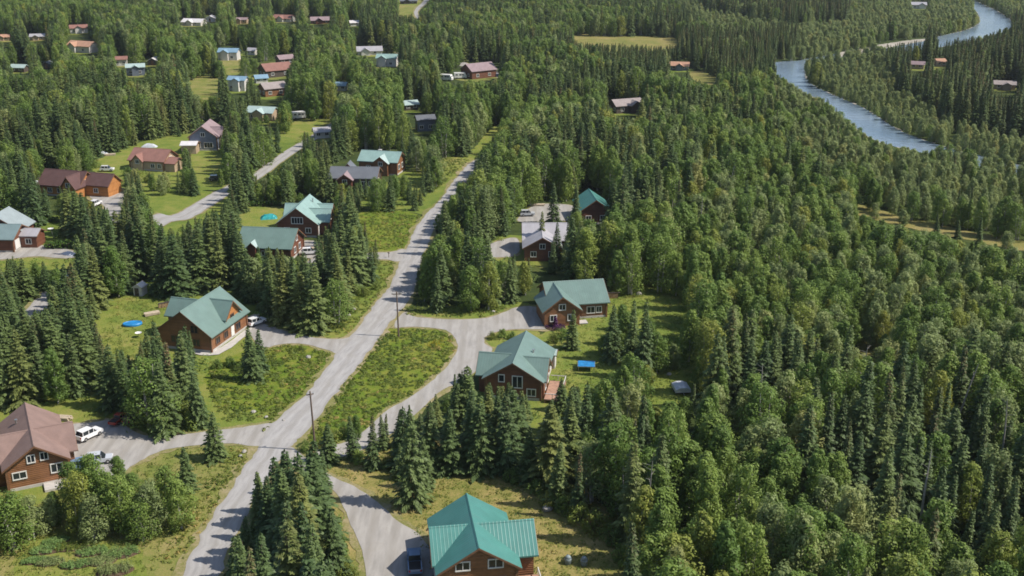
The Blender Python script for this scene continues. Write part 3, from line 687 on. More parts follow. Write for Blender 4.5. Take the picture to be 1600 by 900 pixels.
# far houses between the trees: (left px, right px, roof top y, base y, ridge along x?, roof, walls, label)
FARS = [
 (108, 136, 37, 52, 1, 'roof_redbrown', 'siding_white', 'distant house with a red roof above pale walls, above the tan-roofed house'),
 (104, 152, 62, 82, 1, 'roof_tan', 'siding_white', 'distant house with long tan roof and a dark round gable vent'),
 (46, 71, 53, 63, 1, 'roof_grey', 'siding_tan', 'distant low house with a plain grey roof near the top left corner'),
 (-8, 15, 54, 64, 1, 'roof_tan', 'siding_tan', 'distant brown roofed house cut by the left edge of the photo'),
 (66, 82, 96, 108, 0, 'roof_slate', 'siding_dark', 'tiny dark shed with a pale grey gable among the far left trees'),
 (16, 42, 101, 113, 1, 'roof_mint', 'siding_dark', 'distant pale green roof almost hidden by trees at the far left'),
 (178, 199, 86, 103, 1, 'roof_redbrown', 'siding_white', 'distant white house with a small rust red roof'),
 (196, 226, 97, 118, 1, 'roof_mint', 'siding_blue', 'distant house with pale green roof above pale blue walls'),
 (231, 249, 88, 102, 0, 'roof_white', 'siding_dark', 'distant white gabled roof right of the pale green one'),
 (284, 320, 28, 40, 1, 'roof_white', 'siding_white', 'distant long pinkish white roof near the top of the photo'),
 (320, 337, 23, 34, 0, 'roof_white', 'siding_white', 'distant small white gable right beside the long white roof'),
 (368, 388, 26, 37, 1, 'roof_mauve', 'siding_tan', 'distant small mauve roof between dark trees at the top'),
 (341, 374, 73, 94, 1, 'roof_blue', 'siding_white', 'distant house with broad blue green roof behind a dry yard'),
 (386, 402, 76, 86, 1, 'roof_grey', 'siding_white', 'distant little grey roof beside the blue green one'),
 (356, 388, 116, 142, 1, 'roof_blue', 'siding_white', 'tall white house with flat blue roof at the dry field'),
 (426, 460, 22, 34, 1, 'roof_redbrown', 'siding_white', 'distant house with a bright red roof at top'),
 (484, 519, 25, 37, 1, 'roof_mauve', 'log_red', 'distant house with purple grey roof right of the red one'),
 (545, 561, 33, 41, 1, 'roof_white', 'siding_white', 'tiny white roof among the far upper trees'),
 (404, 454, 96, 120, 0.6, 'roof_redbrown', 'siding_dark', 'distant pink roofed house with a dark gable'),
 (430, 459, 84, 100, 0.6, 'roof_mauve', 'siding_dark', 'distant violet grey roof just behind the pink one'),
 (396, 418, 118, 130, 1, 'roof_blue', 'siding_white', 'small blue roof below the pink roofed house'),
 (404, 446, 126, 150, 0.6, 'roof_weathered', 'log', 'distant house with weathered grey brown roof'),
 (386, 433, 164, 188, 1, 'roof_mint', 'siding_tan', 'house with a large pale mint roof among shrubs'),
 (488, 517, 198, 216, 1, 'roof_grey', 'siding_white', 'small grey building beside the far gravel road'),
 (523, 543, 127, 142, 1, 'roof_blue', 'siding_white', 'small pale blue roof beside round trees'),
 (556, 597, 71, 86, 1, 'roof_grey', 'siding_white', 'distant long grey roof above the white sheds'),
 (588, 622, 82, 104, 1, 'roof_pale', 'siding_white', 'distant pale green and white roofs below the long grey one'),
 (628, 653, 157, 172, 1, 'roof_mint', 'siding_dark', 'small mint roof half hidden by spruces'),
 (648, 680, 176, 205, 1, 'roof_slate', 'siding_blue', 'dark teal house wedged between tall spruces'),
 (722, 773, 96, 122, 0.6, 'roof_mauve', 'log_red', 'dark red gabled house with mauve roof in a far clearing'),
 (953, 1004, 152, 176, 1, 'roof_weathered', 'siding_dark', 'weathered grey roof alone in the middle forest'),
 (1046, 1078, 95, 110, 1, 'roof_tan', 'siding_blue', 'tiny pale house beside the bare patch in the forest'),
 (1424, 1446, 97, 108, 1, 'roof_mauve', 'siding_tan', 'tiny pinkish cabin in the dark spruces across the river'),
 (1460, 1478, 90, 104, 1, 'roof_tan', 'siding_tan', 'tiny tan cabin in the dark spruces right of the pinkish one'),
 (1554, 1588, 125, 140, 1, 'roof_weathered', 'siding_tan', 'weathered cabin roof near the right edge across the river'),
 (1424, 1448, 2, 14, 1, 'roof_grey', 'siding_white', 'tiny grey roof at the top beside the upper river'),
 (624, 652, -4, 6, 1, 'roof_slate', 'siding_dark', 'dark roof at the top edge beside the far road'),
]
for x0, x1, yt, yb, al, rm, wm, lb in FARS:
    c = G((x0 + x1) / 2, yb); s = F / (c.y * CP + HC * SP); wpx = (x1 - x0) / s
    H = max(3.6, min(9.0, (yb - yt) / s * .86))
    if al == 1: L, W, yw = wpx, min(8.5, max(5, wpx * .6)), -90 + random.choice((-1, 1)) * random.uniform(6, 24)
    elif al == 0: L, W, yw = min(11, wpx * 1.2), wpx, random.uniform(-6, 6)
    else: L, W, yw = wpx * .95, wpx * .7, -55
    zr = H; ze = max(2.2, H - W * .28)
    if ze > zr - 1: ze = zr - 1.0
    fw = [(1, random.uniform(-.2, .2) * L, min(2.6, L * .22), W / 2 + 1.6, ze, zr - .35)] if L > 8 and al == 1 else []
    sheet('yard', [(c.x + (W * 1.0 + 3) * math.cos(q * .785) * random.uniform(.8, 1.3), c.y + (W * .75 + 3) * math.sin(q * .785) * random.uniform(.8, 1.2)) for q in range(8)], .064 + .0005 * len(FOOT) % .004, M['lawn' if random.random() < .6 else 'lawn_dry'], None, world=True)
    house('far_house', lb, c.x, c.y + W * .3, yw, L, W, ze, zr, rm, wm, wins=std(L, W)[:5] if L > 9 else std(L, W)[2:5], doors=[('F', 0, 1.0, 2.0)], foundation=False, trims=False, ov=.5, wings=fw)

# ------------------------------------------------------------------ things on the lawns and drives
def at(px, py, z=0.0):
    p = G(px, py); return (p.x, p.y, z)

def car(label, px, py, yaw, paint, kind='suv', S=1.0, group=None, name='parked_car'):
    root = empty(name, at(px, py, .22), R(yaw), label, 'car' if kind != 'pickup' else 'pickup truck', group)
    L, W = 4.4 * S, 1.8 * S
    pr = {'suv': [(-2.2, .35), (2.15, .35), (2.2, .75), (2.1, .98), (-2.15, 1.02), (-2.2, .7)],
          'pickup': [(-2.6, .45), (2.55, .45), (2.6, .85), (2.5, 1.05), (-2.55, 1.05), (-2.6, .8)]}[kind if kind == 'pickup' else 'suv']
    m = MB(); m.prism([(x * S, z * S) for x, z in pr], -W / 2, W / 2); m.build('body', M[paint], root)
    cab = {'suv': [(-2.0, 1.0), (1.05, .98), (.45, 1.62), (.2, 1.7), (-1.7, 1.68)], 'pickup': [(-.55, 1.04), (1.35, 1.04), (.75, 1.75), (-.35, 1.75)]}[kind if kind == 'pickup' else 'suv']
    c = MB().prism([(x * S, z * S) for x, z in cab], -W / 2 + .13 * S, W / 2 - .13 * S).build('cabin', M['glass'], root)
    rx = [p[0] for p in cab]; rf = MB()
    x0, x1 = cab[-1][0] * S + .05, cab[-2][0] * S - .05
    rf.box((x0 + x1) / 2, 0, max(p[1] for p in cab) * S + .02, abs(x1 - x0) + .3 * S, W - .34 * S, .06).build('roof', M[paint], root)
    for sy in (-1, 1):
        for xx in ((-1.7, -.55, .4) if kind != 'pickup' else (-.4, .55)):
            MB().box(xx * S, sy * (W / 2 - .12 * S), 1.33 * S, .09, .05, .66 * S).build('pillar', M[paint], c)
    if kind == 'pickup':
        bd = MB().box(-1.6 * S, 0, 1.06 * S, 1.85 * S, W - .3 * S, .03); bd.build('cargo_bed', M['rubber'], root)
    for sx in (-1.35, 1.4):
        for sy in (-1, 1):
            pts = [(0, -.12, 0), (0, .12, 0)]
            w = MB().tube([(0, -.11, 0), (0, .11, 0)], .35 * S, 12).build('wheel', M['rubber'], root, (sx * S, sy * (W / 2 - .08), .35 * S))
            MB().tube([(0, -.13, 0), (0, .13, 0)], .19 * S, 8).build('rim', M['steel'], w)
    e = 2.22 if kind != 'pickup' else 2.6
    for sy in (-1, 1):
        MB().box(e * S - .03, sy * W * .36, .8 * S, .08, .32, .16).build('headlight', M['lamp_glass'], root)
        MB().box(-e * S + .03, sy * W * .4, .85 * S, .08, .2, .24).build('taillight', M['lamp_red'], root)
    return root

car('small white car parked on the gravel beside the brown-roofed log house', 140, 685, 58, 'car_white', S=.9)
car('rusty red pickup truck parked at the tree edge of the gravel yard', 186, 661, 75, 'car_red', 'pickup', S=.72)
car('dark car half hidden in shade right of the red pickup truck', 206, 660, 80, 'car_dark', S=.8)
car('pale blue car behind the tall bushes by the brown-roofed house', 130, 733, 20, 'car_blue', S=.85)
car('silver blue car behind the bushes, right of the pale blue car', 156, 724, 15, 'car_silver', S=.85)
car('blue grey pickup truck parked in the shade of the nearest house', 648, 886, 97, 'car_blue', 'pickup', S=.95)
car('white car parked at the far corner of the big dormered house', 401, 508, 50, 'car_white', S=.85)
car('white car on the pale gravel behind the grey-roofed house', 824, 338, 5, 'car_silver', S=.85)
car('white car in front of the dark brown log house on its drive', 150, 322, 80, 'car_white', S=.9)
car('white car parked above the dark brown log house on the lawn', 168, 268, 0, 'car_white', S=.9)
car('dark car parked on the lawn beside the far gravel road', 338, 283, 10, 'car_dark', S=.9)
car('small white car in the yard beside the long green barn', 484, 398, 10, 'car_white', S=.85)

def camper(label, px, py, yaw, L=5.6):
    root = empty('camper_van', at(px, py, .05), R(yaw), label, 'camper')
    MB().prism([(-L / 2, .5), (L / 2, .5), (L / 2, 1.5), (L / 2 - .5, 2.3), (L / 2 - .7, 2.75), (-L / 2, 2.75)], -1.15, 1.15).build('body', M['white'], root)
    for x in (-L * .3, 0, L * .2):
        for s in (-1, 1): MB().box(x, s * 1.16, 1.9, .9, .05, .55).build('window', M['glass'], root)
    MB().box(L / 2 - .22, 0, 1.85, .05, 1.8, .6, tilt=-.0).build('windscreen', M['glass'], root)
    for x in (-L * .28, L * .3):
        for s in (-1, 1): MB().tube([(0, -.12, 0), (0, .12, 0)], .36, 10).build('wheel', M['rubber'], root, (x, s * 1.05, .36))
camper('white camper van left of the far dark red gabled house', 698, 126, -20)
camper('second white van, between the camper and the dark red gabled house', 719, 123, 10)
camper('white camper beside shrubs right of the mint-roofed house', 467, 186, 30)

def utility_pole(label, px, py, h, arm_yaw, lean, arm=2.3):
    root = empty('utility_pole', at(px, py), R(arm_yaw), label, 'utility pole', 'utility poles along the main road')
    MB().tube([(0, 0, -.3), (lean * .5, 0, h / 2), (lean, 0, h)], [.17, .14, .11], 10).build('pole', M['pole_wood'], root)
    a = MB().box(lean, .14, h - .55, arm, .11, .14).build('crossarm', M['pole_wood'], root)
    for x in (-arm * .44, arm * .44):
        MB().rev([(.04, 0), (.07, .05), (.04, .1), (.07, .14), (.03, .2)], 8).build('insulator', M['planter'], a, (lean + x, .14, h - .48))
    b = MB()
    for s in (-1, 1): b.tube([(lean, .1, h - 1.1), (lean + s * arm * .35, .14, h - .6)], .025, 5)
    b.build('brace', M['steel'], root)
utility_pole('leaning grey utility pole nearest the camera, beside the main road', 493, 705, 9.7, 24, -.25, 1.1)
utility_pole('utility pole standing on the weedy island at the road fork', 623, 527, 9.0, 0, -.1, 1.9)

# blue frame-covered trampoline
t = empty('trampoline', at(916, 577), R(-4), 'bright blue rectangular trampoline standing on the lawn right of the deck', 'trampoline')
MB().prism([(-1.45, .95), (1.45, .95), (1.4, 1.08), (-1.4, 1.08)], -1.25, 1.25).build('mat', M['tarp_blue'], t)
fr = MB()
for s in (-1, 1): fr.box(0, s * 1.28, .98, 3.0, .08, .1).box(s * 1.48, 0, .98, .08, 2.6, .1)
fr.build('frame', M['steel'], t)
for sx in (-1, 1):
    for sy in (-1, 1): MB().cyl(0, 0, 0, .95, .05, .05, 6).build('leg', M['steel'], t, (sx * 1.35, sy * 1.15, 0))
# silver covered trailer
t = empty('covered_trailer', at(1064, 612), R(6), 'low trailer under a silver tarp on the dry lawn by the forest edge', 'trailer')
MB().prism([(-1.3, .5), (1.3, .5), (1.25, 1.0), (.5, 1.3), (-.5, 1.3), (-1.25, 1.0)], -1.5, 1.5).build('tarp', M['tarp_silver'], t)
MB().box(0, 0, .42, 2.4, 2.8, .14).build('chassis', M['rubber'], t)
for s in (-1, 1): MB().tube([(0, -.1, 0), (0, .1, 0)], .3, 10).build('wheel', M['rubber'], t, (s * 1.15, 0, .3), math.pi / 2)
MB().tube([(0, -1.5, .42), (0, -2.4, .42)], .05, 6).build('drawbar', M['steel'], t)
# blue oval pool
t = empty('paddling_pool', at(207, 508), R(16), 'blue oval pool lying on the lawn left of the big dormered house', 'pool')
k = 16
m = MB(); n = 0
for r, z in ((1.0, 0), (1.06, .28), (1.0, .52), (.90, .52), (.88, .4)):
    for j in range(20):
        a = 2 * math.pi * j / 20; m.v.append((1.75 * r * math.cos(a), 1.15 * r * math.sin(a), z))
for i in range(4):
    for j in range(20): m.f.append((i * 20 + j, i * 20 + (j + 1) % 20, (i + 1) * 20 + (j + 1) % 20, (i + 1) * 20 + j))
m.build('wall', M['tarp_blue'], t, smooth=True)
m = MB(); m.v = [(1.55 * math.cos(2 * math.pi * j / 20), 1.02 * math.sin(2 * math.pi * j / 20), .42) for j in range(20)]; m.f = [tuple(range(20))]
m.build('cover', M['tarp_blue'], t)
# teal tarp over a pile
def tarp(label, px, py, yaw, sx, sy, h, mat):
    t = empty('tarp_pile', at(px, py), R(yaw), label, 'tarp')
    n = 9; m = MB(); rr = random.Random(px)
    for j in range(n):
        for i in range(n):
            u, v = i / (n - 1) * 2 - 1, j / (n - 1) * 2 - 1; e = max(abs(u), abs(v))
            m.v.append((u * sx / 2, v * sy / 2, max(.04, h * (1 - e ** 2.2) + rr.uniform(-.12, .12) * (1 - e) + .04)))
    for j in range(n - 1):
        for i in range(n - 1): m.f.append((j * n + i, j * n + i + 1, (j + 1) * n + i + 1, (j + 1) * n + i))
    m.build('cover', M[mat], t)
    MB().box(0, 0, h * .3, sx * .6, sy * .6, h * .55).build('load', M['pole_wood'], t)
tarp('crumpled teal tarp over a low pile on the lawn left of the tall dark house', 420, 341, 15, 4.2, 3.0, 1.1, 'tarp_teal')
tarp('small blue tarp among the trees left of the long barn', 343, 372, 10, 1.8, 1.4, .6, 'tarp_blue')
tarp('blue covered pile at the hedge behind the teal tarp', 402, 319, 0, 3.2, 1.4, .9, 'tarp_blue')
tarp('pale tarp covered pile on the lawn above the dark brown house', 158, 240, 10, 5.0, 2.5, .7, 'tarp_silver')
tarp('white tarp covered heap left of the dark brown log house', 52, 286, 10, 4.0, 2.0, .7, 'tarp_silver')
tarp('pale rubble heap covered at the end of the gravel apron', 108, 398, -30, 4.2, 2.0, .7, 'tarp_silver')

tarp('long white tarp covered boat on the lawn above the red brown roofed house', 233, 230, 5, 5.2, 2.0, 1.2, 'tarp_silver')

# grey garden shed
t = empty('garden_shed', at(220, 460), R(-12), 'small pale grey garden shed at the tree edge of the lawn', 'shed')
block('wall', t, 0, 0, 0, 2.4, 2.2, 1.9, 2.6, 'roof_white', 'siding_white', .15, roof_under=t, trims=False)
door(t, 'F', -.2, .9, 1.6, (1.0, 1.05), 'siding_dark', .1)
# lawn planters
for px, py, lb in ((887.5, 881, 'round-topped blue grey planter on the lawn, nearer the log house'), (912.5, 883, 'round-topped blue grey planter on the lawn, farther from the log house')):
    t = empty('lawn_planter', at(px, py), 0, lb, 'planter', 'two planters on the dry lawn')
    MB().rev([(.34, 0), (.40, .15), (.42, .5), (.46, .78), (.40, .82)], 14).build('pot', M['planter'], t, smooth=True)
    MB().rev([(.38, .8), (.36, 1.0), (.25, 1.16), (.06, 1.22)], 12).build('lid', M['planter'], t, smooth=True)
# mailbox
t = empty('mailbox', at(607.5, 403), R(40), 'dark mailbox on a post at the mouth of the short drive', 'mailbox')
MB().box(0, 0, .55, .1, .1, 1.1).build('post', M['pole_wood'], t)
MB().prism([(-.11, 1.1), (.11, 1.1), (.11, 1.25), (.05, 1.33), (-.05, 1.33), (-.11, 1.25)], -.26, .26).build('box', M['siding_dark'], t)
MB().box(.13, -.1, 1.25, .02, .05, .18).build('flag', M['car_red'], t)
# stacked firewood and lumber
def pile(label, px, py, yaw, n, L, kind):
    t = empty('firewood_stack' if kind else 'lumber_pile', at(px, py, .05), R(yaw), label, 'firewood' if kind else 'lumber')
    rr = random.Random(px + py); m = MB()
    for r in range(n):
        for k in range(int(L / .3)):
            if kind: m.tube([(k * .3 - L / 2 + rr.uniform(-.05, .05), -.25, .15 + r * .26), (k * .3 - L / 2, .25, .15 + r * .26)], .14, 6)
        if not kind:
            for k in range(4): m.box(rr.uniform(-.2, .2), (k - 1.5) * .32, .12 + r * .17, L * rr.uniform(.85, 1), .28, .12, rr.uniform(-.06, .06))
    m.build('logs' if kind else 'boards', M['log_ends' if kind else 'bare_wood'], t)
    if kind: MB().box(0, 0, .15 + n * .26, L + .1, .6, .05).build('cover', M['siding_dark'], t)
M['log_ends'] = plain('firewood', (.33, .22, .12), .85, .4, 5.0); M['bare_wood'] = plain('bare_wood', (.46, .38, .28), .8, .25, 2.0)
pile('pale boards stacked on the lawn between the blue pool and the big dormered house', 238, 492, 30, 3, 3.0, False)
pile('dark firewood stack on the lawn behind the big dormered house', 258, 480, 30, 3, 2.4, True)
pile('pale boards beside the white car at the dormered house corner', 396, 498, 60, 3, 2.6, False)
pile('firewood stack against the trees above the upper front-gabled house', 958, 466, 5, 4, 2.6, True)
pile('pale boards on the gravel in the yard of the long green barn', 492, 390, 10, 3, 3.4, False)
pile('lumber pile on the lawn below the pale tarp heap', 172, 243, 20, 3, 3.4, False)
pile('firewood stack on the drive edge of the orange log house', 190, 300, 40, 3, 2.6, True)
pile('weathered boards at the edge of the brown-roofed house yard', 100, 656, -10, 3, 2.6, False)
pile('stacked boards by the gravel yard behind the grey-roofed house', 842, 322, 0, 3, 3.2, False)
# satellite dish at the far garage
t = empty('satellite_dish', at(84, 372), R(200), 'grey satellite dish on a leaning mast beside the trimmed hedge', 'satellite dish')
MB().tube([(0, 0, 0), (.35, 0, 2.2)], .06, 6).build('mast', M['steel'], t)
MB().rev([(.05, 0), (.4, .06), (.7, .2), (.72, .24), (.4, .1), (.05, .04)], 14).build('dish', M['white'], t, (.4, 0, 2.2))
t = empty('satellite_dish', at(217, 527), R(150), 'white satellite dish on the lawn below the blue oval pool', 'satellite dish')
MB().tube([(0, 0, 0), (0, 0, .7)], .06, 6).build('mast', M['steel'], t)
MB().rev([(.05, 0), (.4, .06), (.62, .2), (.64, .24), (.4, .1), (.05, .04)], 14).build('dish', M['white'], t, (0, 0, .7))

# boulders
def boulder(label, px, py, s, seed, group='loose stones at the road edges'):
    rr = random.Random(seed); m = MB(); seg = 9
    for i, (r, z) in enumerate(((.75, -.1), (1.0, .25), (.85, .6), (.45, .85))):
        for j in range(seg):
            a = 2 * math.pi * j / seg; q = r * rr.uniform(.8, 1.2) * s
            m.v.append((q * math.cos(a), q * .8 * math.sin(a), z * s * rr.uniform(.85, 1.15)))
    for i in range(3):
        for j in range(seg): m.f.append((i * seg + j, i * seg + (j + 1) % seg, (i + 1) * seg + (j + 1) % seg, (i + 1) * seg + j))
    m.f.append(tuple(3 * seg + j for j in range(seg)))
    o = m.build('boulder', M['stone'], None, at(px, py, .05), rr.uniform(0, 6)); tag(o, label, 'rock', group)
for i, (px, py, s, lb) in enumerate([(482, 560, .55, 'dark grey boulder in the meadow corner below the gravel drive'), (416, 653, .35, 'pale stone on the meadow edge, upper of two at the drive mouth'),
        (443, 658, .3, 'white stone at the road edge, right of its neighbour'), (396, 645, .45, 'brown grey stone in dry grass at the lower meadow edge'), (382, 707, .4, 'pale rock in the roadside ditch by the lone spruce'),
        (376, 714, .35, 'smaller rock just below the pale ditch rock'), (545, 494, .5, 'grey rock in the weedy corner beside the spruce clump'), (553, 484, .45, 'pale rock behind the grey one by the spruce clump'),
        (855, 797, .9, 'large pale flat rock at the shaded forest edge behind the nearest house'), (771, 488, .4, 'grey stone on the verge of the loop drive'), (998, 461, .7, 'white rock on the upper lawn right of the front-gabled house'), (1045, 586, .45, 'small white rock above the silver tarped trailer')]):
    boulder(lb, px, py, s, i + 3)

# ------------------------------------------------------------------ leaf clumps
def rand_unit(rng, n):
    v = rng.normal(size=(n, 3)); return v / np.linalg.norm(v, axis=1, keepdims=True)

def leaf_quads(P, N, size, rng, aspect=.62):
    """diamond leaves at P facing N"""
    n = len(P); a = np.cross(N, rand_unit(rng, n)); a /= np.linalg.norm(a, axis=1, keepdims=True) + 1e-9
    b = np.cross(N, a); s = (size * rng.uniform(.65, 1.35, n))[:, None] if np.ndim(size) == 0 else (size * rng.uniform(.65, 1.35, n))[:, None]
    curl = N * s * rng.uniform(-.35, .1, (n, 1))
    return np.stack([P - a * s + curl, P - b * s * aspect, P + a * s + curl, P + b * s * aspect], 1)

def tuft_mesh_points(centers, heights, radii, per, rng, size):
    """low leafy mounds: per leaves on each"""
    n = len(centers); k = n * per
    c = np.repeat(centers, per, 0); h = np.repeat(heights, per); r = np.repeat(radii, per)
    d = rand_unit(rng, k); d[:, 2] = np.abs(d[:, 2])
    q = rng.uniform(.55, 1.0, (k, 1))
    P = c + d * q * np.stack([r, r, h], 1)
    N = d + .5 * rand_unit(rng, k) + np.array([0, 0, .5]); N /= np.linalg.norm(N, axis=1, keepdims=True)
    return leaf_quads(P, N, size * np.repeat(np.sqrt(radii), per), rng), np.repeat(rng.beta(1.5, 2.2, n) * .8, per) + rng.uniform(0, .2, k)

def vnoise(x, y, s, seed):
    r = np.random.default_rng(seed).uniform(0, 1, (64, 64)); x, y = x / s, y / s
    i, j = np.floor(x).astype(int), np.floor(y).astype(int); u, v = x - i, y - j; u, v = u * u * (3 - 2 * u), v * v * (3 - 2 * v)
    g = lambda a, b: r[a % 64, b % 64]
    return (g(i, j) * (1 - u) + g(i + 1, j) * u) * (1 - v) + (g(i, j + 1) * (1 - u) + g(i + 1, j + 1) * u) * v

def in_poly(px, py, poly):
    poly = np.asarray(poly, float); inside = np.zeros(px.shape, bool); j = len(poly) - 1
    for i in range(len(poly)):
        xi, yi = poly[i]; xj, yj = poly[j]
        with np.errstate(divide='ignore', invalid='ignore'):
            c = ((yi > py) != (yj > py)) & (px < (xj - xi) * (py - yi) / (yj - yi + 1e-12) + xi)
        inside ^= c; j = i
    return inside

def scatter(px_poly, density, rng):
    W = np.array([tuple(G(*p)[:2]) for p in px_poly]); lo, hi = W.min(0), W.max(0)
    n = int(np.prod(hi - lo) * density); q = rng.uniform(lo, hi, (n, 2))
    return q[in_poly(q[:, 0], q[:, 1], W)]

def bed(label, px, py, rx, ry, yaw, mat, h, seed, group='rows of beds in the vegetable garden', name='garden_bed', n=60):
    rng = np.random.default_rng(seed)
    root = empty(name, at(px, py), R(yaw), label, 'garden bed' if name == 'garden_bed' else 'flower bed', group)
    m = MB(); seg = 14
    for r, z in ((1.0, 0), (.92, .2), (.7, .28)):
        for j in range(seg):
            a = 2 * math.pi * j / seg; m.v.append((rx * r * math.cos(a), ry * r * math.sin(a), z))
    for i in range(2):
        for j in range(seg): m.f.append((i * seg + j, i * seg + (j + 1) % seg, (i + 1) * seg + (j + 1) % seg, (i + 1) * seg + j))
    m.f.append(tuple(2 * seg + j for j in range(seg)))
    m.build('soil', M['soil'], root)
    a = rng.uniform(0, 6.28, n); q = np.sqrt(rng.uniform(0, .85, n))
    C = np.stack([rx * q * np.cos(a), ry * q * np.sin(a), np.full(n, .25)], 1)
    V, tn = tuft_mesh_points(C, rng.uniform(.5, 1.1, n) * h, rng.uniform(.15, .35, n), 22, rng, .15)
    link('plants', quads_mesh('plants', V, M[mat], tn, np.zeros(len(V))), root)
    return root
for i, (px, py, rx, ry, mt, h, lb) in enumerate([(73, 861, 1.6, .8, 'crops', .45, 'bright green vegetable bed at the upper left of the garden'), (112, 856, 1.7, .8, 'weeds', .5, 'yellowish leafy vegetable bed at the upper middle of the garden'),
        (143, 864, 1.5, .8, 'crops', .5, 'green vegetable bed right of the yellowish leafy one'), (55, 878, 1.2, .6, 'crops', .4, 'small low vegetable bed at the left end of the garden'), (79, 880, 1.3, .7, 'leaves_pale', .5, 'greyish vegetable bed near the garden middle'),
        (120, 884, 1.5, .7, 'crops', .5, 'vegetable bed in the middle of the lower garden row'), (160, 878, 1.3, .9, 'leaves_pale', .5, 'blue grey cabbage bed in the garden'), (188, 866, 1.8, 1.0, 'crops', .8, 'tall leafy bed at the right end of the garden'),
        (180, 893, 1.7, 1.1, 'leaves_pale', 1.0, 'tallest pale leafy bed in the lower right of the garden'), (88, 847, 1.3, .5, 'crops', .35, 'narrow green bed along the top edge of the garden')]):
    bed(lb, px, py, rx * 1.35, ry * 1.25, 15, mt, h * 1.0, 40 + i, n=110)
fb = bed('round bed of dark purple flowers beside the front gable of the upper house', 868, 513, 2.1, 1.5, 0, 'flowers', .5, 77, None, 'flower_bed', 70)
rng = np.random.default_rng(3)
V, tn = tuft_mesh_points(np.array([[0, .2, .4], [0, .2, 1.1], [0, .2, 1.7]]), np.array([.8, .8, .6]), np.array([.6, .5, .3]), 120, rng, .2)
link('flowering_shrub', quads_mesh('flowering_shrub', V, M['flowers'], tn, np.zeros(len(V))), fb)

fl = empty('wildflower_patch', at(683, 538), 0, 'patch of bright yellow wildflowers on the weedy road island', 'flowers')
rng = np.random.default_rng(8); n = 26
V, tn = tuft_mesh_points(np.stack([rng.normal(0, .9, n), rng.normal(0, .8, n), np.full(n, .15)], 1), rng.uniform(.3, .6, n), rng.uniform(.2, .4, n), 14, rng, .14)
link('blossoms', quads_mesh('blossoms', V, M['yellow_flowers'], tn, np.zeros(len(V))), fl)

# trimmed hedges
def hedge(label, a, b, depth, h, seed):
    rng = np.random.default_rng(seed); A, B = G(*a), G(*b); d = (B - A); L = d.length; n = int(L * depth * 14)
    root = empty('hedge', tuple(A), math.atan2(d.y, d.x), label, 'hedge')
    C = np.stack([rng.uniform(0, L, n), rng.uniform(-depth / 2, depth / 2, n), rng.uniform(.1, h, n)], 1)
    V, tn = tuft_mesh_points(C, np.full(n, .35), np.full(n, .4), 7, rng, .3)
    link('foliage', quads_mesh('foliage', V, M['hedge'], tn, np.zeros(len(V))), root)
    MB().box(L / 2, 0, h * .3, L * .98, depth * .3, h * .6).build('stems', M['bark'], root)
hedge('bright green clipped hedge beside the gravel apron of the garage', (72, 388), (117, 387), 2.4, 1.6, 5)
hedge('low clipped hedge along the lawn behind the garage house', (40, 348), (92, 347), 1.8, 1.2, 6)
hedge('low hedge behind the blue covered pile', (385, 322), (444, 322), 1.6, 1.3, 7)

# weeds, tall grass and herbs: nobody could count them
def stuff_weeds(name, polys, dens, mat, h, r, per, label, seed, size=.32):
    rng = np.random.default_rng(seed); P = np.concatenate([scatter(p, dens, rng) for p in polys])
    C = np.concatenate([P, np.full((len(P), 1), .1)], 1)
    V, tn = tuft_mesh_points(C, rng.uniform(*h, len(P)), rng.uniform(*r, len(P)), per, rng, size)
    tn = np.clip(tn + np.repeat(.9 * (vnoise(P[:, 0], P[:, 1], 6.0, 6) * .6 + vnoise(P[:, 0], P[:, 1], 2.2, 7) * .4 - .42), per), 0, 1)
    tag(link(name, quads_mesh(name, V, M[mat], tn, np.zeros(len(V)))), label, None, None, 'stuff')
ISLAND = [(618, 518), (640, 514), (688, 518), (706, 527), (712, 540), (706, 556), (688, 580), (636, 622), (598, 640), (556, 686), (492, 696), (484, 682), (518, 632), (580, 552), (604, 522)]
MEAD1 = [(550, 337), (600, 329), (662, 338), (646, 352), (634, 388), (592, 391), (570, 390)]
MEAD2 = [(330, 575), (420, 540), (470, 541), (518, 553), (486, 604), (448, 636), (420, 655), (350, 658), (325, 620)]
MEAD3 = [(470, 516), (500, 480), (545, 450), (592, 408), (620, 410), (602, 450), (580, 478), (552, 518), (520, 526)]
stuff_weeds('meadow_weeds', [ISLAND, MEAD2], 1.5, 'weeds', (.08, .38), (.25, .7), 26, 'tangle of green weeds and herbs on the road island and roadside meadow', 21, .2)
stuff_weeds('meadow_grass', [MEAD1, MEAD3], 1.2, 'weeds', (.1, .4), (.25, .6), 18, 'rough tall grass of the square meadow and drive corner', 22, .2)
VERGES = [[(270, 900), (345, 782), (394, 714), (362, 700), (330, 745), (250, 880)], [(400, 690), (520, 556), (505, 548), (470, 590), (420, 660)], [(480, 690), (512, 632), (580, 550), (600, 520), (612, 520), (588, 556), (524, 640), (498, 700)],
          [(530, 860), (548, 860), (575, 980), (480, 990)], [(690, 290), (735, 250), (690, 248), (650, 320)], [(625, 486), (640, 494), (760, 497), (800, 478), (740, 480), (650, 470)]]
stuff_weeds('verge_grass', VERGES, 1.6, 'weeds', (.12, .4), (.2, .5), 10, 'tufts of taller grass along the road edges', 23, .26)
LW = [[(430, 720), (515, 700), (640, 690), (760, 720), (880, 750), (960, 800), (1000, 860), (1000, 960), (690, 960), (640, 800), (560, 755)], [(215, 728), (262, 704), (390, 696), (388, 716), (345, 775), (230, 900), (0, 905), (0, 850), (110, 815)],
      [(150, 540), (190, 460), (270, 462), (240, 510), (215, 590)], [(870, 520), (945, 460), (1060, 456), (1080, 560), (1080, 620), (900, 650), (860, 690)], [(110, 625), (190, 620), (255, 680), (190, 660), (140, 655)]]
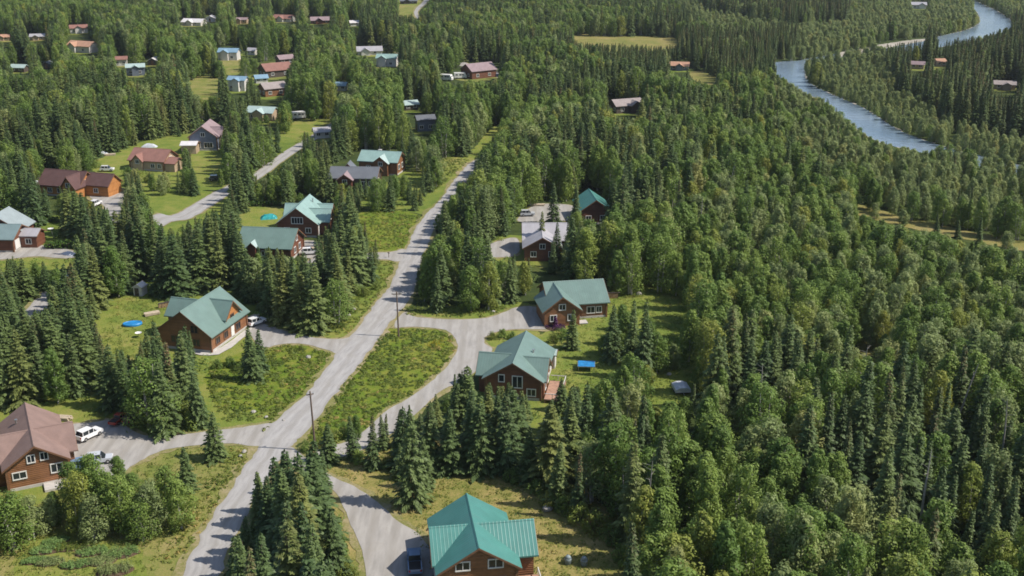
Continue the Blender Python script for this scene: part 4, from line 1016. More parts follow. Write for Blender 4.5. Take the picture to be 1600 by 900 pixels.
stuff_weeds('lawn_grass', LW, 1.3, 'weeds', (.03, .11), (.25, .8), 9, 'uneven tussocks in the mown lawns', 24, .15)

# ------------------------------------------------------------------ trees
def spruce_crown(seed, H, Rr, brown_top=0.0, gap=.56, low=.05):
    rng = np.random.default_rng(seed); Q, T, B = [], [], []
    z = low * H; lean = rng.normal(0, .012, 2)
    while z < H * .985:
        t = z / H; r = Rr * (1 - t) ** (.82 if Rr > 2.45 else 1.0) * rng.uniform(.78, 1.12) + .10
        nb = max(5, int(round(6 + 4.5 * (1 - t)))); off = rng.uniform(0, 6.28)
        for k in range(nb):
            az = off + 6.283 * k / nb + rng.normal(0, .22); L = r * rng.uniform(.66, 1.14)
            d = np.array([math.cos(az), math.sin(az), 0]); side = np.array([-d[1], d[0], 0])
            base = np.array([lean[0] * z, lean[1] * z, z + rng.uniform(-.2, .2)]); dr = rng.uniform(.28, .55) * (1 - .5 * t)
            P = lambda s: base + d * L * s + np.array([0, 0, .12 * L * s - dr * L * s * s])
            tin = rng.uniform(.3, .72); seg = max(2, int(L / .40) + 1)
            bt = brown_top if t > .72 else (brown_top * .35 if t > .5 else 0)
            for i in range(seg):
                s = .22 + .72 * i / seg; p = P(s); l0 = (.32 * L * (1.1 - s) + .30) * rng.uniform(.8, 1.25)
                for sg in (-1, 1):
                    dd = d * .74 + side * sg * .68 + np.array([0, 0, -.34 + rng.normal(0, .14)])
                    wv = np.cross(dd, np.array([0, 0, 1.0])); wv /= np.linalg.norm(wv) + 1e-9
                    wv = wv * .8 + np.array([0, 0, rng.normal(0, .45)]); w = (.075 + .085 * l0) * rng.uniform(.8, 1.3)
                    Q.append((p - dd * .08, p + dd * l0 * .5 + wv * w, p + dd * l0 + np.array([0, 0, -.08]), p + dd * l0 * .5 - wv * w))
                    T.append(np.clip(tin + rng.normal(0, .09) + .2 * (s - .5), 0, 1)); B.append(bt * (rng.uniform() < .55))
            p0, p1 = P(.72), P(1.08); wv = side * (.12 + .05 * L) + np.array([0, 0, rng.normal(0, .05)]); m_ = (p0 + p1) / 2
            Q.append((p0, m_ + wv, p1, m_ - wv)); T.append(min(1, tin + .25)); B.append(bt * (rng.uniform() < .5))
        z += gap * rng.uniform(.8, 1.2) * (.75 + .25 * (1 - t))
    for k in range(5):
        a = rng.uniform(0, 6.28); s = np.array([math.cos(a), math.sin(a), 0]) * .13; b0 = np.array([lean[0] * H, lean[1] * H, H * .95]); tp = np.array([lean[0] * H, lean[1] * H, H * 1.01])
        Q.append((b0, (b0 + tp) / 2 + s, tp, (b0 + tp) / 2 - s)); T.append(.6); B.append(brown_top)
    return np.array(Q), np.array(T), np.array(B)

def broad_crown(seed, H, Rr, shape='ovoid', nl=40, per=170, leaf=.155, low=.13):
    rng = np.random.default_rng(seed); C, S = [], []
    for i in range(nl):
        t = (i + rng.uniform(.2, .8)) / nl
        if shape == 'ovoid': prof = math.sin(math.pi * (.16 + .80 * t)) ** .75
        elif shape == 'cone': prof = (1 - t) ** .6 * min(1, .55 + t * 2.2) + .10
        else: prof = math.sin(math.pi * (.30 + .62 * t)) ** .6
        a = i * 2.39996 + rng.uniform(-.5, .5); rr = Rr * prof * rng.uniform(.30, .86)
        C.append((rr * math.cos(a), rr * math.sin(a), H * (low + (.94 - low) * t) - .4)); S.append(Rr * (.22 + .19 * prof) * rng.uniform(.7, 1.25))
    C, S = np.array(C), np.array(S); C = np.repeat(C, per, 0); r = np.repeat(S, per); lt = np.repeat(rng.uniform(.1, .5, nl), per); k = len(C)
    d = rand_unit(rng, k); q = rng.uniform(.45, 1.0, k) ** .5
    squash = np.array([1, 1, 1.25])
    P = C + d * squash * (r * q)[:, None] * (1 + .25 * np.sin(d[:, :1] * 5 + seed) * np.sin(d[:, 2:] * 4 + seed))
    N = d + .38 * rand_unit(rng, k) + np.array([.08, 0, .3]); N /= np.linalg.norm(N, axis=1, keepdims=True)
    return leaf_quads(P, N, leaf, rng), np.clip(lt + rng.uniform(.08, .38, k), 0, 1), (rng.uniform(0, 1, k) < .02) * .5, C[::per], S

def limb_trunk(H, r, C, seed, mat, multi=False):
    rng = np.random.default_rng(seed); m = MB()
    stems = [(0, 0)] if not multi else [(.35, .1), (-.3, .25), (.05, -.4)]
    for sx, sy in stems:
        m.tube([(sx, sy, -.2), (sx * 1.3 + rng.normal(0, .1), sy * 1.3, H * .25), (sx * 2 + rng.normal(0, .2), sy * 2 + rng.normal(0, .2), H * .55), (sx * 2.6, sy * 2.6, H * .86)], [r, r * .85, r * .55, r * .15], 7)
    for i in range(0, len(C), 3):
        c = C[i]; z0 = max(H * .18, c[2] - 1.6)
        m.tube([(0, 0, z0), (c[0] * .5, c[1] * .5, z0 + (c[2] - z0) * .4), tuple(c)], [r * .4, r * .28, r * .06], 5)
    return m.mesh('trunk', M[mat])

SPR = [(14, 3.2, 0, 'full'), (14, 2.8, 0, 'full'), (14, 2.5, 0, 'full'), (14, 3.4, 0, 'full'), (14, 2.3, .0, 'slim'), (14, 2.1, .3, 'slim'), (14, 2.4, .6, 'slim'), (14, 3.0, .15, 'full'), (15, 2.7, 0, 'full'), (13, 1.7, .95, 'slim')]
BRO = [(12, 2.7, 'ovoid'), (12, 2.4, 'cone'), (12, 2.9, 'round'), (12, 2.2, 'ovoid'), (12, 2.6, 'cone'), (11, 2.7, 'round'), (11, 2.3, 'ovoid'), (12, 2.5, 'ovoid'), (12, 2.1, 'cone'), (11, 3.0, 'round')]   # 5 and 6: pale willows
SPR_M, BRO_M = [], []
for i, (H, r, b, k) in enumerate(SPR):
    Q, T, B = spruce_crown(100 + i, H, r, b)
    SPR_M.append((quads_mesh('spruce_crown', Q, M['needles'], T, B), MB().tube([(0, 0, -.3), (0, 0, H * .5), (0, 0, H * .93)], [.2, .13, .03], 7).mesh('trunk', M['bark'])))
for i, (H, r, s) in enumerate(BRO):
    Q, T, B, C, S = broad_crown(200 + i, H, r, s, nl=(40, 38, 34, 44, 36, 32, 34, 30, 42, 28)[i])
    SPR_M if 0 else BRO_M.append((quads_mesh('broad_crown', Q, M['leaves_pale'] if i in (5, 6) else M['leaves'], T, B), limb_trunk(H, .17, C, i, 'bark_pale', s == 'round')))

# what the photo shows clear of trees: outlines in photo pixels
VIS = [
 [(275, 960), (283, 900), (345, 780), (395, 712), (400, 698), (430, 660), (487, 610), (530, 556), (585, 477), (607, 450), (627, 410), (637, 387), (646, 362), (668, 335), (700, 298), (737, 253), (741, 261), (713, 285), (693, 316), (677, 336), (668, 380), (655, 396), (650, 440), (640, 470), (640, 497), (590, 540), (515, 632), (478, 675), (446, 690), (420, 705), (400, 722), (382, 790), (366, 832), (344, 900), (330, 960)],
 [(255, 840), (305, 812), (322, 762), (305, 722), (340, 722), (365, 715), (395, 715), (345, 782), (283, 900), (270, 960), (232, 960), (240, 880)],
 [(205, 727), (262, 703), (298, 698), (283, 715), (278, 735), (240, 742), (215, 735)], [(340, 700), (362, 692), (400, 700), (394, 716), (350, 716)],
 [(-40, 860), (0, 858), (55, 836), (110, 838), (200, 842), (265, 845), (300, 850), (270, 960), (-40, 960)],
 [(-40, 650), (0, 643), (39, 629), (92, 647), (112, 658), (150, 660), (200, 668), (250, 684), (310, 676), (322, 676), (322, 692), (300, 697), (237, 711), (207, 727), (190, 706), (150, 705), (130, 714), (113, 735), (100, 752), (62, 762), (-40, 775)],
 [(62, 634), (100, 628), (150, 630), (190, 645), (178, 656), (150, 660), (95, 647)], [(225, 681), (258, 682), (318, 668), (318, 677), (250, 685)],
 [(350, 672), (345, 652), (330, 640), (316, 612), (322, 585), (350, 560), (370, 560), (374, 592), (422, 592), (425, 545), (470, 537), (527, 555), (487, 610), (430, 660)],
 [(408, 508), (440, 516), (475, 526), (517, 531), (556, 522), (570, 533), (528, 556), (500, 544), (470, 537), (432, 538), (415, 532)],
 [(245, 512), (263, 488), (271, 464), (312, 466), (341, 446), (392, 487), (404, 498), (400, 506), (385, 518), (352, 552), (325, 553), (314, 552), (302, 525), (290, 506), (280, 512), (272, 535), (262, 535), (256, 515)],
 [(150, 500), (192, 462), (232, 462), (270, 464), (262, 488), (245, 508), (228, 498), (218, 525), (205, 540), (170, 535), (150, 522)],
 [(560, 448), (592, 447), (606, 452), (584, 478), (556, 522), (520, 528), (480, 523), (525, 519), (545, 500), (552, 478)], [(594, 406), (624, 408), (606, 448), (590, 460), (565, 464), (562, 452), (590, 442)],
 [(556, 334), (600, 328), (664, 337), (646, 360), (634, 388), (594, 392), (590, 372), (578, 352)], [(592, 394), (628, 395), (630, 405), (594, 404)],
 [(690, 246), (738, 244), (742, 262), (702, 298), (672, 332), (658, 324), (668, 308), (692, 288), (698, 268)], [(642, 262), (660, 262), (656, 284), (640, 280)], [(738, 228), (752, 215), (770, 200), (777, 190), (782, 195), (768, 213), (752, 233), (742, 240)],
 [(602, 517), (640, 511), (690, 514), (715, 535), (711, 556), (690, 582), (640, 622), (600, 637), (560, 642), (515, 655), (500, 668), (490, 660), (518, 632), (575, 552)],
 [(625, 488), (642, 497), (700, 500), (760, 499), (800, 480), (836, 478), (870, 500), (862, 515), (822, 515), (790, 515), (757, 525), (755, 540), (775, 546), (748, 572), (718, 572), (690, 606), (668, 622), (650, 632), (642, 625), (690, 582), (715, 537), (690, 514), (612, 512)],
 [(642, 492), (700, 487), (775, 480), (790, 486), (762, 499), (700, 500)],
 [(744, 585), (750, 547), (790, 535), (822, 515), (860, 515), (858, 535), (868, 546), (862, 575), (876, 588), (870, 605), (850, 628), (842, 628), (832, 606), (798, 586), (770, 592), (752, 592)],
 [(830, 462), (856, 435), (943, 435), (955, 472), (950, 490), (912, 494), (908, 500), (880, 508), (858, 516), (845, 500), (833, 480)],
 [(912, 498), (942, 492), (936, 520), (926, 540), (905, 548), (882, 548), (908, 520)],
 [(905, 552), (935, 557), (970, 566), (940, 588), (912, 592), (890, 585), (872, 570), (872, 556)], [(956, 456), (1010, 453), (1058, 466), (1066, 500), (1060, 520), (1034, 515), (1010, 480), (985, 468), (960, 478)], [(1025, 585), (1078, 570), (1082, 590), (1076, 612), (1052, 614), (1030, 626), (1018, 622)],
 [(816, 347), (860, 345), (888, 348), (886, 362), (870, 366), (860, 362), (852, 384), (840, 372), (832, 394), (818, 393), (812, 380)], [(815, 320), (858, 318), (860, 340), (836, 348), (815, 345), (810, 334)], [(786, 376), (810, 368), (810, 384), (795, 395), (772, 398), (768, 386)],
 [(905, 300), (917, 293), (950, 310), (945, 325), (940, 342), (928, 338), (912, 328)],
 [(376, 355), (380, 352), (467, 356), (477, 370), (472, 394), (452, 392), (430, 386), (375, 376)], [(476, 378), (498, 380), (496, 398), (476, 402)], [(431, 350), (460, 322), (484, 302), (500, 314), (520, 322), (520, 344), (505, 350), (480, 358), (432, 352)], [(380, 332), (425, 329), (438, 340), (430, 352), (382, 352)], [(388, 318), (440, 319), (440, 324), (388, 325)],
 [(520, 258), (549, 246), (566, 236), (591, 229), (626, 238), (622, 252), (632, 260), (638, 266), (620, 269), (600, 273), (560, 278), (545, 286), (530, 284), (520, 272)],
 [(-40, 328), (0, 328), (30, 348), (63, 359), (60, 376), (112, 388), (116, 402), (95, 404), (60, 396), (-40, 396)], [(72, 374), (116, 374), (116, 388), (72, 388)], [(42, 342), (92, 342), (92, 348), (42, 348)],
 [(60, 290), (72, 261), (92, 262), (98, 275), (118, 275), (130, 266), (168, 269), (182, 282), (178, 298), (194, 300), (188, 318), (175, 330), (162, 316), (150, 320), (128, 300), (108, 288)],
 [(146, 258), (166, 243), (202, 234), (212, 226), (250, 215), (292, 210), (302, 205), (290, 222), (280, 236), (285, 250), (282, 262), (255, 267), (215, 260), (195, 266), (165, 262)],
 [(288, 222), (317, 197), (333, 187), (348, 200), (342, 240), (302, 245)], [(232, 302), (296, 302), (328, 306), (300, 325), (270, 336), (240, 334)], [(236, 336), (262, 338), (328, 306), (355, 291), (358, 304), (330, 325), (300, 340), (266, 358), (252, 350)],
 [(42, 478), (76, 450), (76, 462), (46, 490)],
 [(310, 250), (344, 246), (348, 258), (330, 268), (340, 285), (322, 298), (318, 280), (300, 262)], [(398, 272), (420, 256), (445, 240), (470, 226), (470, 232), (445, 248), (422, 264), (402, 280)], [(488, 213), (515, 198), (515, 206), (492, 220)], [(470, 186), (515, 183), (512, 194), (470, 205), (440, 225), (440, 214)],
 [(296, 122), (340, 119), (340, 145), (320, 150), (300, 145)], [(352, 95), (368, 95), (364, 112)],
 [(1210, 106), (1224, 99), (1250, 98), (1250, 117), (1258, 130), (1290, 147), (1318, 156), (1350, 171), (1374, 188), (1407, 208), (1466, 230), (1440, 233), (1400, 223), (1375, 217), (1355, 207), (1335, 190), (1307, 165), (1292, 151), (1278, 149), (1252, 136), (1230, 122)],
 [(1462, 60), (1500, 52), (1522, 46), (1534, 34), (1520, 9), (1545, 12), (1560, 22), (1584, 40), (1560, 45), (1530, 55), (1470, 62)], [(1370, 66), (1440, 58), (1452, 60), (1380, 70)],
 [(900, 56), (930, 54), (1000, 56), (1050, 58), (1060, 67), (1030, 70), (960, 66), (925, 66), (895, 62)], [(1075, 115), (1095, 109), (1118, 122), (1116, 129), (1090, 122)],
 [(1337, 320), (1380, 332), (1460, 350), (1520, 365), (1640, 382), (1640, 388), (1540, 374), (1460, 358), (1400, 345), (1340, 328)], [(645, 26), (660, -5), (672, -5), (652, 26)], [(622, 22), (632, 2), (655, 2), (642, 22)], [(1345, 538), (1372, 540), (1368, 550), (1348, 548)],
 [(514, 746), (560, 744), (612, 752), (618, 785), (640, 797), (672, 785), (686, 742), (760, 755), (820, 768), (850, 785), (868, 800), (900, 812), (945, 838), (960, 865), (968, 960), (545, 960), (552, 850), (532, 790)],
 [(510, 722), (560, 735), (610, 742), (612, 752), (545, 746)],
]
for x0, x1, yt, yb, al, rm, wm, lb in FARS:
    w_, h_ = x1 - x0, yb - yt; rr = random.Random(x0 * 7 + yt)
    VIS.append([(x0 - w_ * rr.uniform(-.1, .1), yt), (x0 + w_ * .5, yt - 1), (x1 - w_ * rr.uniform(-.1, .12), yt), (x1 - w_ * rr.uniform(-.15, .2), yt + h_ * rr.uniform(.9, 1.25)), (x0 + w_ * rr.uniform(.3, .7), yt + h_ * rr.uniform(.8, 1.3)), (x0 - w_ * rr.uniform(-.15, .15), yt + h_ * rr.uniform(.8, 1.2))])
for bx in ((689, 730, 114, 127), (458, 476, 175, 187), (218, 248, 217, 231), (212, 232, 440, 462), (488, 498, 612, 700), (616, 630, 458, 527)):
    VIS.append([(bx[0], bx[2]), (bx[1], bx[2]), (bx[1], bx[3]), (bx[0], bx[3])])

MX, MY = 120, 100                       # raster margin, 2 photo px per cell
def raster(polys):
    w, h = (1600 + 2 * MX) // 2, (900 + 2 * MY) // 2; g = np.zeros((h, w), bool)
    for p in polys:
        a = np.array(p, float); x0, y0 = np.floor((a.min(0) + (MX, MY)) / 2).astype(int) - 1; x1, y1 = np.ceil((a.max(0) + (MX, MY)) / 2).astype(int) + 1
        x0, y0, x1, y1 = max(0, x0), max(0, y0), min(w, x1), min(h, y1)
        if x1 <= x0 or y1 <= y0: continue
        X, Y = np.meshgrid(np.arange(x0, x1) * 2 + 1 - MX, np.arange(y0, y1) * 2 + 1 - MY)
        g[y0:y1, x0:x1] |= in_poly(X.astype(float), Y.astype(float), p)
    return g
def look(g, px, py):
    i, j = ((py + MY) / 2).astype(int), ((px + MX) / 2).astype(int); ok = (i >= 0) & (j >= 0) & (i < g.shape[0]) & (j < g.shape[1])
    return ok & g[np.clip(i, 0, g.shape[0] - 1), np.clip(j, 0, g.shape[1] - 1)]
VISG = raster(VIS)
GRP = [[a for a, b in MAIN] + [b for a, b in reversed(MAIN)], [a for a, b in SIDE] + [b for a, b in reversed(SIDE)]] + [p for _, p, _ in DRIVES] + RIVER
GRG = raster(GRP)

ZONES = [   # (outline of the trees' feet in the photo, share of spruce, lowest, highest, slim share, pale share of broadleaf)
 ([(1385, 62), (1480, 66), (1600, 50), (1750, 60), (1750, 235), (1600, 222), (1500, 208), (1440, 165), (1400, 140), (1380, 110)], .96, 13, 17, .95, .5),
 ([(1080, -20), (1325, -20), (1325, 42), (1240, 52), (1100, 25)], .93, 13, 17, .9, .5),
 ([(890, 76), (1060, 74), (1250, 66), (1215, 140), (1000, 138), (880, 100)], .85, 10, 14, .9, .4),
 ([(1195, 150), (1230, 140), (1330, 205), (1470, 240), (1750, 320), (1750, 420), (1600, 377), (1340, 322), (1250, 290)], .07, 5.5, 8.8, .8, .8),
 ([(1000, -20), (1750, -20), (1750, 60), (1390, 62), (1390, 108), (1250, 104), (1205, 118), (1150, 105), (1100, 60)], .06, 5.5, 9, .9, .9),
 ([(1230, 100), (1390, 105), (1400, 150), (1500, 205), (1750, 235), (1750, 330), (1470, 238), (1390, 196), (1300, 150)], .05, 4.2, 7, .8, .95),
 ([(1060, 360), (1200, 300), (1330, 322), (1750, 400), (1750, 640), (1450, 640), (1250, 620), (1100, 560)], .11, 9, 13.5, .9, .3),
 ([(1000, 640), (1250, 620), (1450, 640), (1750, 640), (1750, 1400), (850, 1400), (960, 830), (900, 740)], .5, 10, 15.5, .25, .10),
 ([(700, 180), (1000, 140), (1200, 160), (1200, 300), (1060, 360), (1080, 460), (780, 470), (660, 300)], .42, 11.5, 16.5, .2, .12),
 ([(600, -20), (1010, -20), (1000, 140), (700, 180), (620, 120)], .5, 11.5, 16.5, .25, .15),
 ([(-200, -20), (600, -20), (650, 250), (300, 200), (100, 250), (-200, 260)], .46, 13, 18.5, .08, .1),
 ([(-200, 350), (620, 350), (620, 560), (350, 690), (-200, 690)], .93, 11, 15.5, .2, .1),
 ([(370, 690), (560, 690), (560, 1100), (330, 1100)], 1.0, 12.5, 15.5, .1, .1),
 ([(560, 640), (900, 640), (900, 800), (560, 800)], 1.0, 9, 13.5, .15, .1),
 ([(60, 780), (330, 780), (330, 850), (60, 850)], .0, 8, 11, .0, .3),
]

def candidates(sp, d0, d1, seed, wide=.60):
    rng = np.random.default_rng(seed); xs, ys = [], []
    y = d0
    while y < d1:
        hw = wide * y + 24; n = int(2 * hw / sp)
        xs.append(np.linspace(-hw, hw, n) + rng.uniform(0, sp)); ys.append(np.full(n, y)); y += sp * .87
    x, y = np.concatenate(xs), np.concatenate(ys)
    x += rng.uniform(-.45, .45, len(x)) * sp; y += rng.uniform(-.45, .45, len(y)) * sp
    return x, y

SP_PROF = [(t, .97 * (1 - t) ** .85) for t in np.linspace(.05, 1.0, 13)]
BR_PROF = [(t, .95 * math.sin(math.pi * min(1, .14 + t * .84)) ** .7) for t in np.linspace(.1, 1.0, 13)]

def place(x, y, seed, hscale=(1.0, .8, .62, .46)):
    """kind, variant, height, radius for each spot, or none where the tree would cover something the photo shows"""
    rng = np.random.default_rng(seed); n = len(x); px, py = PRJ(x, y, 0.0)
    ps, lo, hi, sl, pl = np.full(n, .62), np.full(n, 9.5), np.full(n, 14.5), np.full(n, .25), np.full(n, .12)
    done = np.zeros(n, bool); thin = np.zeros(n); near = np.zeros(n, bool)
    for zi, (poly, a, b, c, d, e) in enumerate(ZONES):
        k = in_poly(px, py, poly) & ~done; thin[k] = {8: .22, 9: .22, 10: .34}.get(zi, 0); near[k] = zi in (11, 12, 13); ps[k], lo[k], hi[k], sl[k], pl[k] = a, b, c, d, e; done |= k
    nz = vnoise(x, y, 26, 3) * .6 + vnoise(x, y, 9, 4) * .4
    spr = (nz - .5) * 1.5 * np.minimum(1, 4 * ps * (1 - ps)) + rng.uniform(-.28, .28, n) < (ps - .5) * 1.15
    spr = np.where(ps > .9, rng.uniform(0, 1, n) < ps, spr); spr = np.where(ps < .1, rng.uniform(0, 1, n) < ps, spr)
    H0 = lo + (hi - lo) * np.clip(rng.beta(1.5, 1.3, n) * 1.0 + .45 * vnoise(x, y, 17, 8) - .25, -.35, 1.25); H0 = np.where(spr, H0, H0 * .90)
    slim = rng.uniform(0, 1, n) < sl; pale = rng.uniform(0, 1, n) < pl + .35 * (vnoise(x, y, 40, 12) - .5)
    var = np.where(spr, np.where(slim, np.where(rng.uniform(0, 1, n) < .08, 9, rng.integers(4, 7, n)), np.array([0, 1, 2, 3, 7, 8])[rng.integers(0, 6, n)]), np.where(pale, rng.integers(5, 7, n), np.array([0, 1, 2, 3, 4, 7, 8, 9])[rng.integers(0, 8, n)]))
    bH = np.where(spr, np.array([s[0] for s in SPR])[np.minimum(var, 9)], np.array([s[0] for s in BRO])[np.minimum(var, 9)])
    bR = np.where(spr, np.array([s[1] for s in SPR])[np.minimum(var, 9)], np.array([s[1] for s in BRO])[np.minimum(var, 9)])
    wd = rng.uniform(.82, 1.22, n) * np.where(near, 1.2, 1.0)
    bad = look(GRG, px, py) | (rng.uniform(0, 1, n) < thin)
    for fx, fy, fr in FOOT: bad |= (x - fx) ** 2 + (y - fy) ** 2 < fr * fr
    H = np.zeros(n)
    for hs in hscale:
        h = H0 * hs; rad = bR * wd * np.where(spr, h / bH, (h / bH) ** .8) ; cover = np.zeros(n, bool)
        for (ts, ws), (tb, wb) in zip(SP_PROF, BR_PROF):
            t = np.where(spr, ts, tb); w = np.where(spr, ws, wb) * rad * .85
            for sg in (-1, -.5, 0, .5, 1):
                a, b = PRJ(x + sg * w, y, h * t); cover |= look(VISG, a, b)
        ok = ~cover & ~bad & (H == 0); H = np.where(ok, h, H)
    rad = bR * wd * np.where(spr, H / bH, (H / bH) ** .8)
    return spr, var, H, rad, px, py

x1, y1 = candidates(4.25, 96, 985, 31)
keep = np.random.default_rng(9).uniform(0, 1, len(x1)) > .05
x1, y1 = x1[keep], y1[keep]
res1 = place(x1, y1, 41)
x2, y2 = candidates(2.9, 100, 480, 32); r2_ = place(x2, y2, 42)
cells = {}
for xx, yy, h in zip(x1, y1, res1[2]):
    if h > 0: cells.setdefault((int(xx // 4), int(yy // 4)), []).append((xx, yy, 3.3))
take = np.zeros(len(x2), bool)
order = np.random.default_rng(5).permutation(len(x2))
for i in order:
    if r2_[2][i] <= 0: continue
    cx_, cy_ = int(x2[i] // 4), int(y2[i] // 4); ok = True
    for a in (-1, 0, 1):
        for b in (-1, 0, 1):
            for q in cells.get((cx_ + a, cy_ + b), ()):
                if (q[0] - x2[i]) ** 2 + (q[1] - y2[i]) ** 2 < q[2] ** 2: ok = False
    if ok: take[i] = True; cells.setdefault((cx_, cy_), []).append((x2[i], y2[i], 3.1))
T = {}
for k, (a, b) in enumerate(zip((x1, y1) + res1, (x2, y2) + r2_)):
    T[k] = np.concatenate([a[res1[2] > 0], b[take]])
TX, TY, TS, TV, TH, TR, TPX, TPY = [T[k] for k in range(8)]
TS = TS.astype(bool); TV = TV.astype(int)
HERO = [  # the photo's free-standing trees: foot px, py, height, radius, spruce?, variant
 (645, 790, 14.6, 3.0, 1, 3), (335, 718, 7.6, 2.3, 1, 0), (293, 766, 6.6, 1.7, 1, 2), (397, 594, 9.8, 2.4, 1, 1), (291, 606, 11.2, 2.4, 1, 0), (256, 602, 11.6, 2.3, 1, 2),
 (955, 563, 10.6, 2.5, 1, 3), (893, 545, 7.6, 1.9, 1, 1), (1004, 592, 14.2, 2.5, 1, 0), (986, 575, 12.6, 2.2, 1, 1), (368, 322, 12.6, 2.6, 1, 0), (304, 305, 7.8, 2.2, 1, 3), (352, 149, 13, 3.0, 1, 0),
 (128, 830, 9.0, 2.3, 0, 2), (152, 812, 10.6, 2.4, 0, 0), (175, 826, 8.6, 2.3, 0, 7), (118, 805, 8.2, 2.0, 0, 7), (196, 834, 9.0, 2.4, 0, 7), (240, 834, 7.6, 2.2, 0, 5), (284, 826, 7.8, 2.2, 0, 7), (262, 808, 7.8, 2.1, 0, 0), (150, 842, 6.5, 2.3, 0, 5), (222, 844, 6, 2.2, 0, 2), (20, 858, 8.2, 2.9, 0, 2), (-12, 850, 9.2, 3.0, 0, 0), (50, 842, 6.2, 2.3, 0, 5),
 (1528, 388, 7.6, 1.5, 1, 4), (1463, 366, 5.2, 1.1, 1, 5), (1496, 372, 4.6, 1.2, 1, 4), (1365, 342, 4.5, 1.4, 0, 5), (1410, 352, 4.2, 1.5, 0, 6), (1570, 392, 5, 1.6, 0, 5),
 (670, 300, 8.6, 1.9, 1, 1), (682, 292, 9.4, 2.2, 0, 1), (865, 350, 11, 2.4, 1, 0), (846, 396, 10, 1.8, 1, 2), (870, 408, 9, 2.0, 1, 1)]
hp = np.array([tuple(G(a[0], a[1])[:2]) for a in HERO])
# keep the scatter off the free-standing trees
d2 = ((TX[:, None] - hp[:, 0]) ** 2 + (TY[:, None] - hp[:, 1]) ** 2).min(1); ok = d2 > 2.2 ** 2
TX, TY, TS, TV, TH, TR, TPX, TPY = [a[ok] for a in (TX, TY, TS, TV, TH, TR, TPX, TPY)]
h_ = np.array(HERO, float)
TX, TY = np.concatenate([TX, hp[:, 0]]), np.concatenate([TY, hp[:, 1]])
TS, TV = np.concatenate([TS, h_[:, 4] > 0]), np.concatenate([TV, h_[:, 5].astype(int)])
TH, TR, TPX, TPY = np.concatenate([TH, h_[:, 2]]), np.concatenate([TR, h_[:, 3]]), np.concatenate([TPX, h_[:, 0]]), np.concatenate([TPY, h_[:, 1]])
NT = len(TX)
# which trees show largest: paint crowns near to far
shown = np.zeros(NT); g = np.zeros((450, 800), bool)
for i in np.argsort(TY):
    if TY[i] > 420: break
    x_, y_, h, r = TX[i], TY[i], TH[i], TR[i]; cnt = 0
    tx, ty = PRJ(x_, y_, h); bx, by = PRJ(x_, y_, .05 * h); s = F / (y_ * CP + HC * SP)
    i0, i1 = int(ty // 2), int(by // 2) + 1
    for row in range(max(0, i0), min(450, i1)):
        t = (row - i0) / max(1, i1 - i0); w = r * s * ((t if TS[i] else math.sin(math.pi * min(1, .12 + t * .85)) ** .6)) / 2
        a, b = int((tx + (bx - tx) * t) / 2 - w), int((tx + (bx - tx) * t) / 2 + w) + 1; a, b = max(0, a), min(800, b)
        if b > a: sl = g[row, a:b]; cnt += (~sl).sum(); sl[:] = True
    shown[i] = cnt
indiv = np.zeros(NT, bool)
for kind in (True, False):
    idx = np.where((TS == kind) & (shown > 0))[0]; idx = idx[np.argsort(-shown[idx])][:296]; indiv[idx] = True

LAND = [('the nearest log house', 755, 835), ('the brown-roofed log house', 60, 700), ('the big dormered house', 322, 505), ('the house with the railed deck', 808, 580), ('the purple flower bed', 868, 508),
        ('the grey-roofed house', 850, 372), ('the long green barn', 422, 375), ('the gridded gable window', 470, 340), ('the nearest utility pole', 493, 690), ('the utility pole on the island', 623, 515), ('the blue trampoline', 916, 570),
        ('the silver tarped trailer', 1064, 606), ('the vegetable garden', 130, 868), ('the two lawn planters', 900, 880), ('the blue oval pool', 207, 504), ('the white car', 140, 680), ('the red pickup', 187, 656), ('the garden shed', 220, 452),
        ('the leaning dead trunk', 1500, 640), ('the little forest clearing', 1358, 545), ('the brown trail', 1440, 350), ('the bottom right corner', 1600, 900), ('the mailbox', 607, 402), ('the garage apron', 70, 392), ('the white rock', 998, 461),
        ('the pale flat rock', 855, 797), ('the midpoint of the bottom edge', 1100, 900), ('the slate roof', 555, 262), ('the middle of the right edge', 1600, 600), ('the bottom left corner', 0, 900), ('the middle of the left edge', 0, 480), ('the dead spruce stem', 1300, 740)]
LP = np.array([(a, b) for _, a, b in LAND], float)
ONES = 'first second third fourth fifth sixth seventh eighth ninth tenth eleventh twelfth thirteenth fourteenth fifteenth sixteenth seventeenth eighteenth nineteenth'.split()
def ordinal(n):
    if n < 20: return ONES[n - 1]
    t = {2: 'twenty', 3: 'thirty', 4: 'forty', 5: 'fifty', 6: 'sixty', 7: 'seventy', 8: 'eighty', 9: 'ninety'}[min(9, n // 10)]
    return (t[:-1] + 'ieth') if n % 10 == 0 else t + '-' + ONES[n % 10 - 1]
def describe(idx, kind):
    """label by the nearest landmark, the side of it and the order of nearness there"""
    by, out = {}, {}
    for i in idx:
        mx, my = PRJ(TX[i], TY[i], TH[i] * .5); d = np.hypot(LP[:, 0] - mx, LP[:, 1] - my); k = int(d.argmin()); dx, dy = mx - LP[k, 0], my - LP[k, 1]
        w = ('right of' if dx > 0 else 'left of') if abs(dx) > abs(dy) else ('in front of' if dy > 0 else 'behind')
        by.setdefault((k, w), []).append((d[k], i))
    for (k, w), v in by.items():
        for n, (_, i) in enumerate(sorted(v)):
            size = 'tall' if TH[i] > 12.2 else 'small' if TH[i] < 8 else 'mid-sized'
            form = ('slim ' if TR[i] / TH[i] < .135 else 'broad ' if TR[i] / TH[i] > .2 else '')
            out[i] = (f"{size} {form}{kind}, {'nearest' if n == 0 else ordinal(n + 1) + ' nearest'} {w} {LAND[k][0]}", f"{'spruces' if kind == 'spruce' else 'leafy trees'} around {LAND[k][0]}")
    return out
TSRC = {}
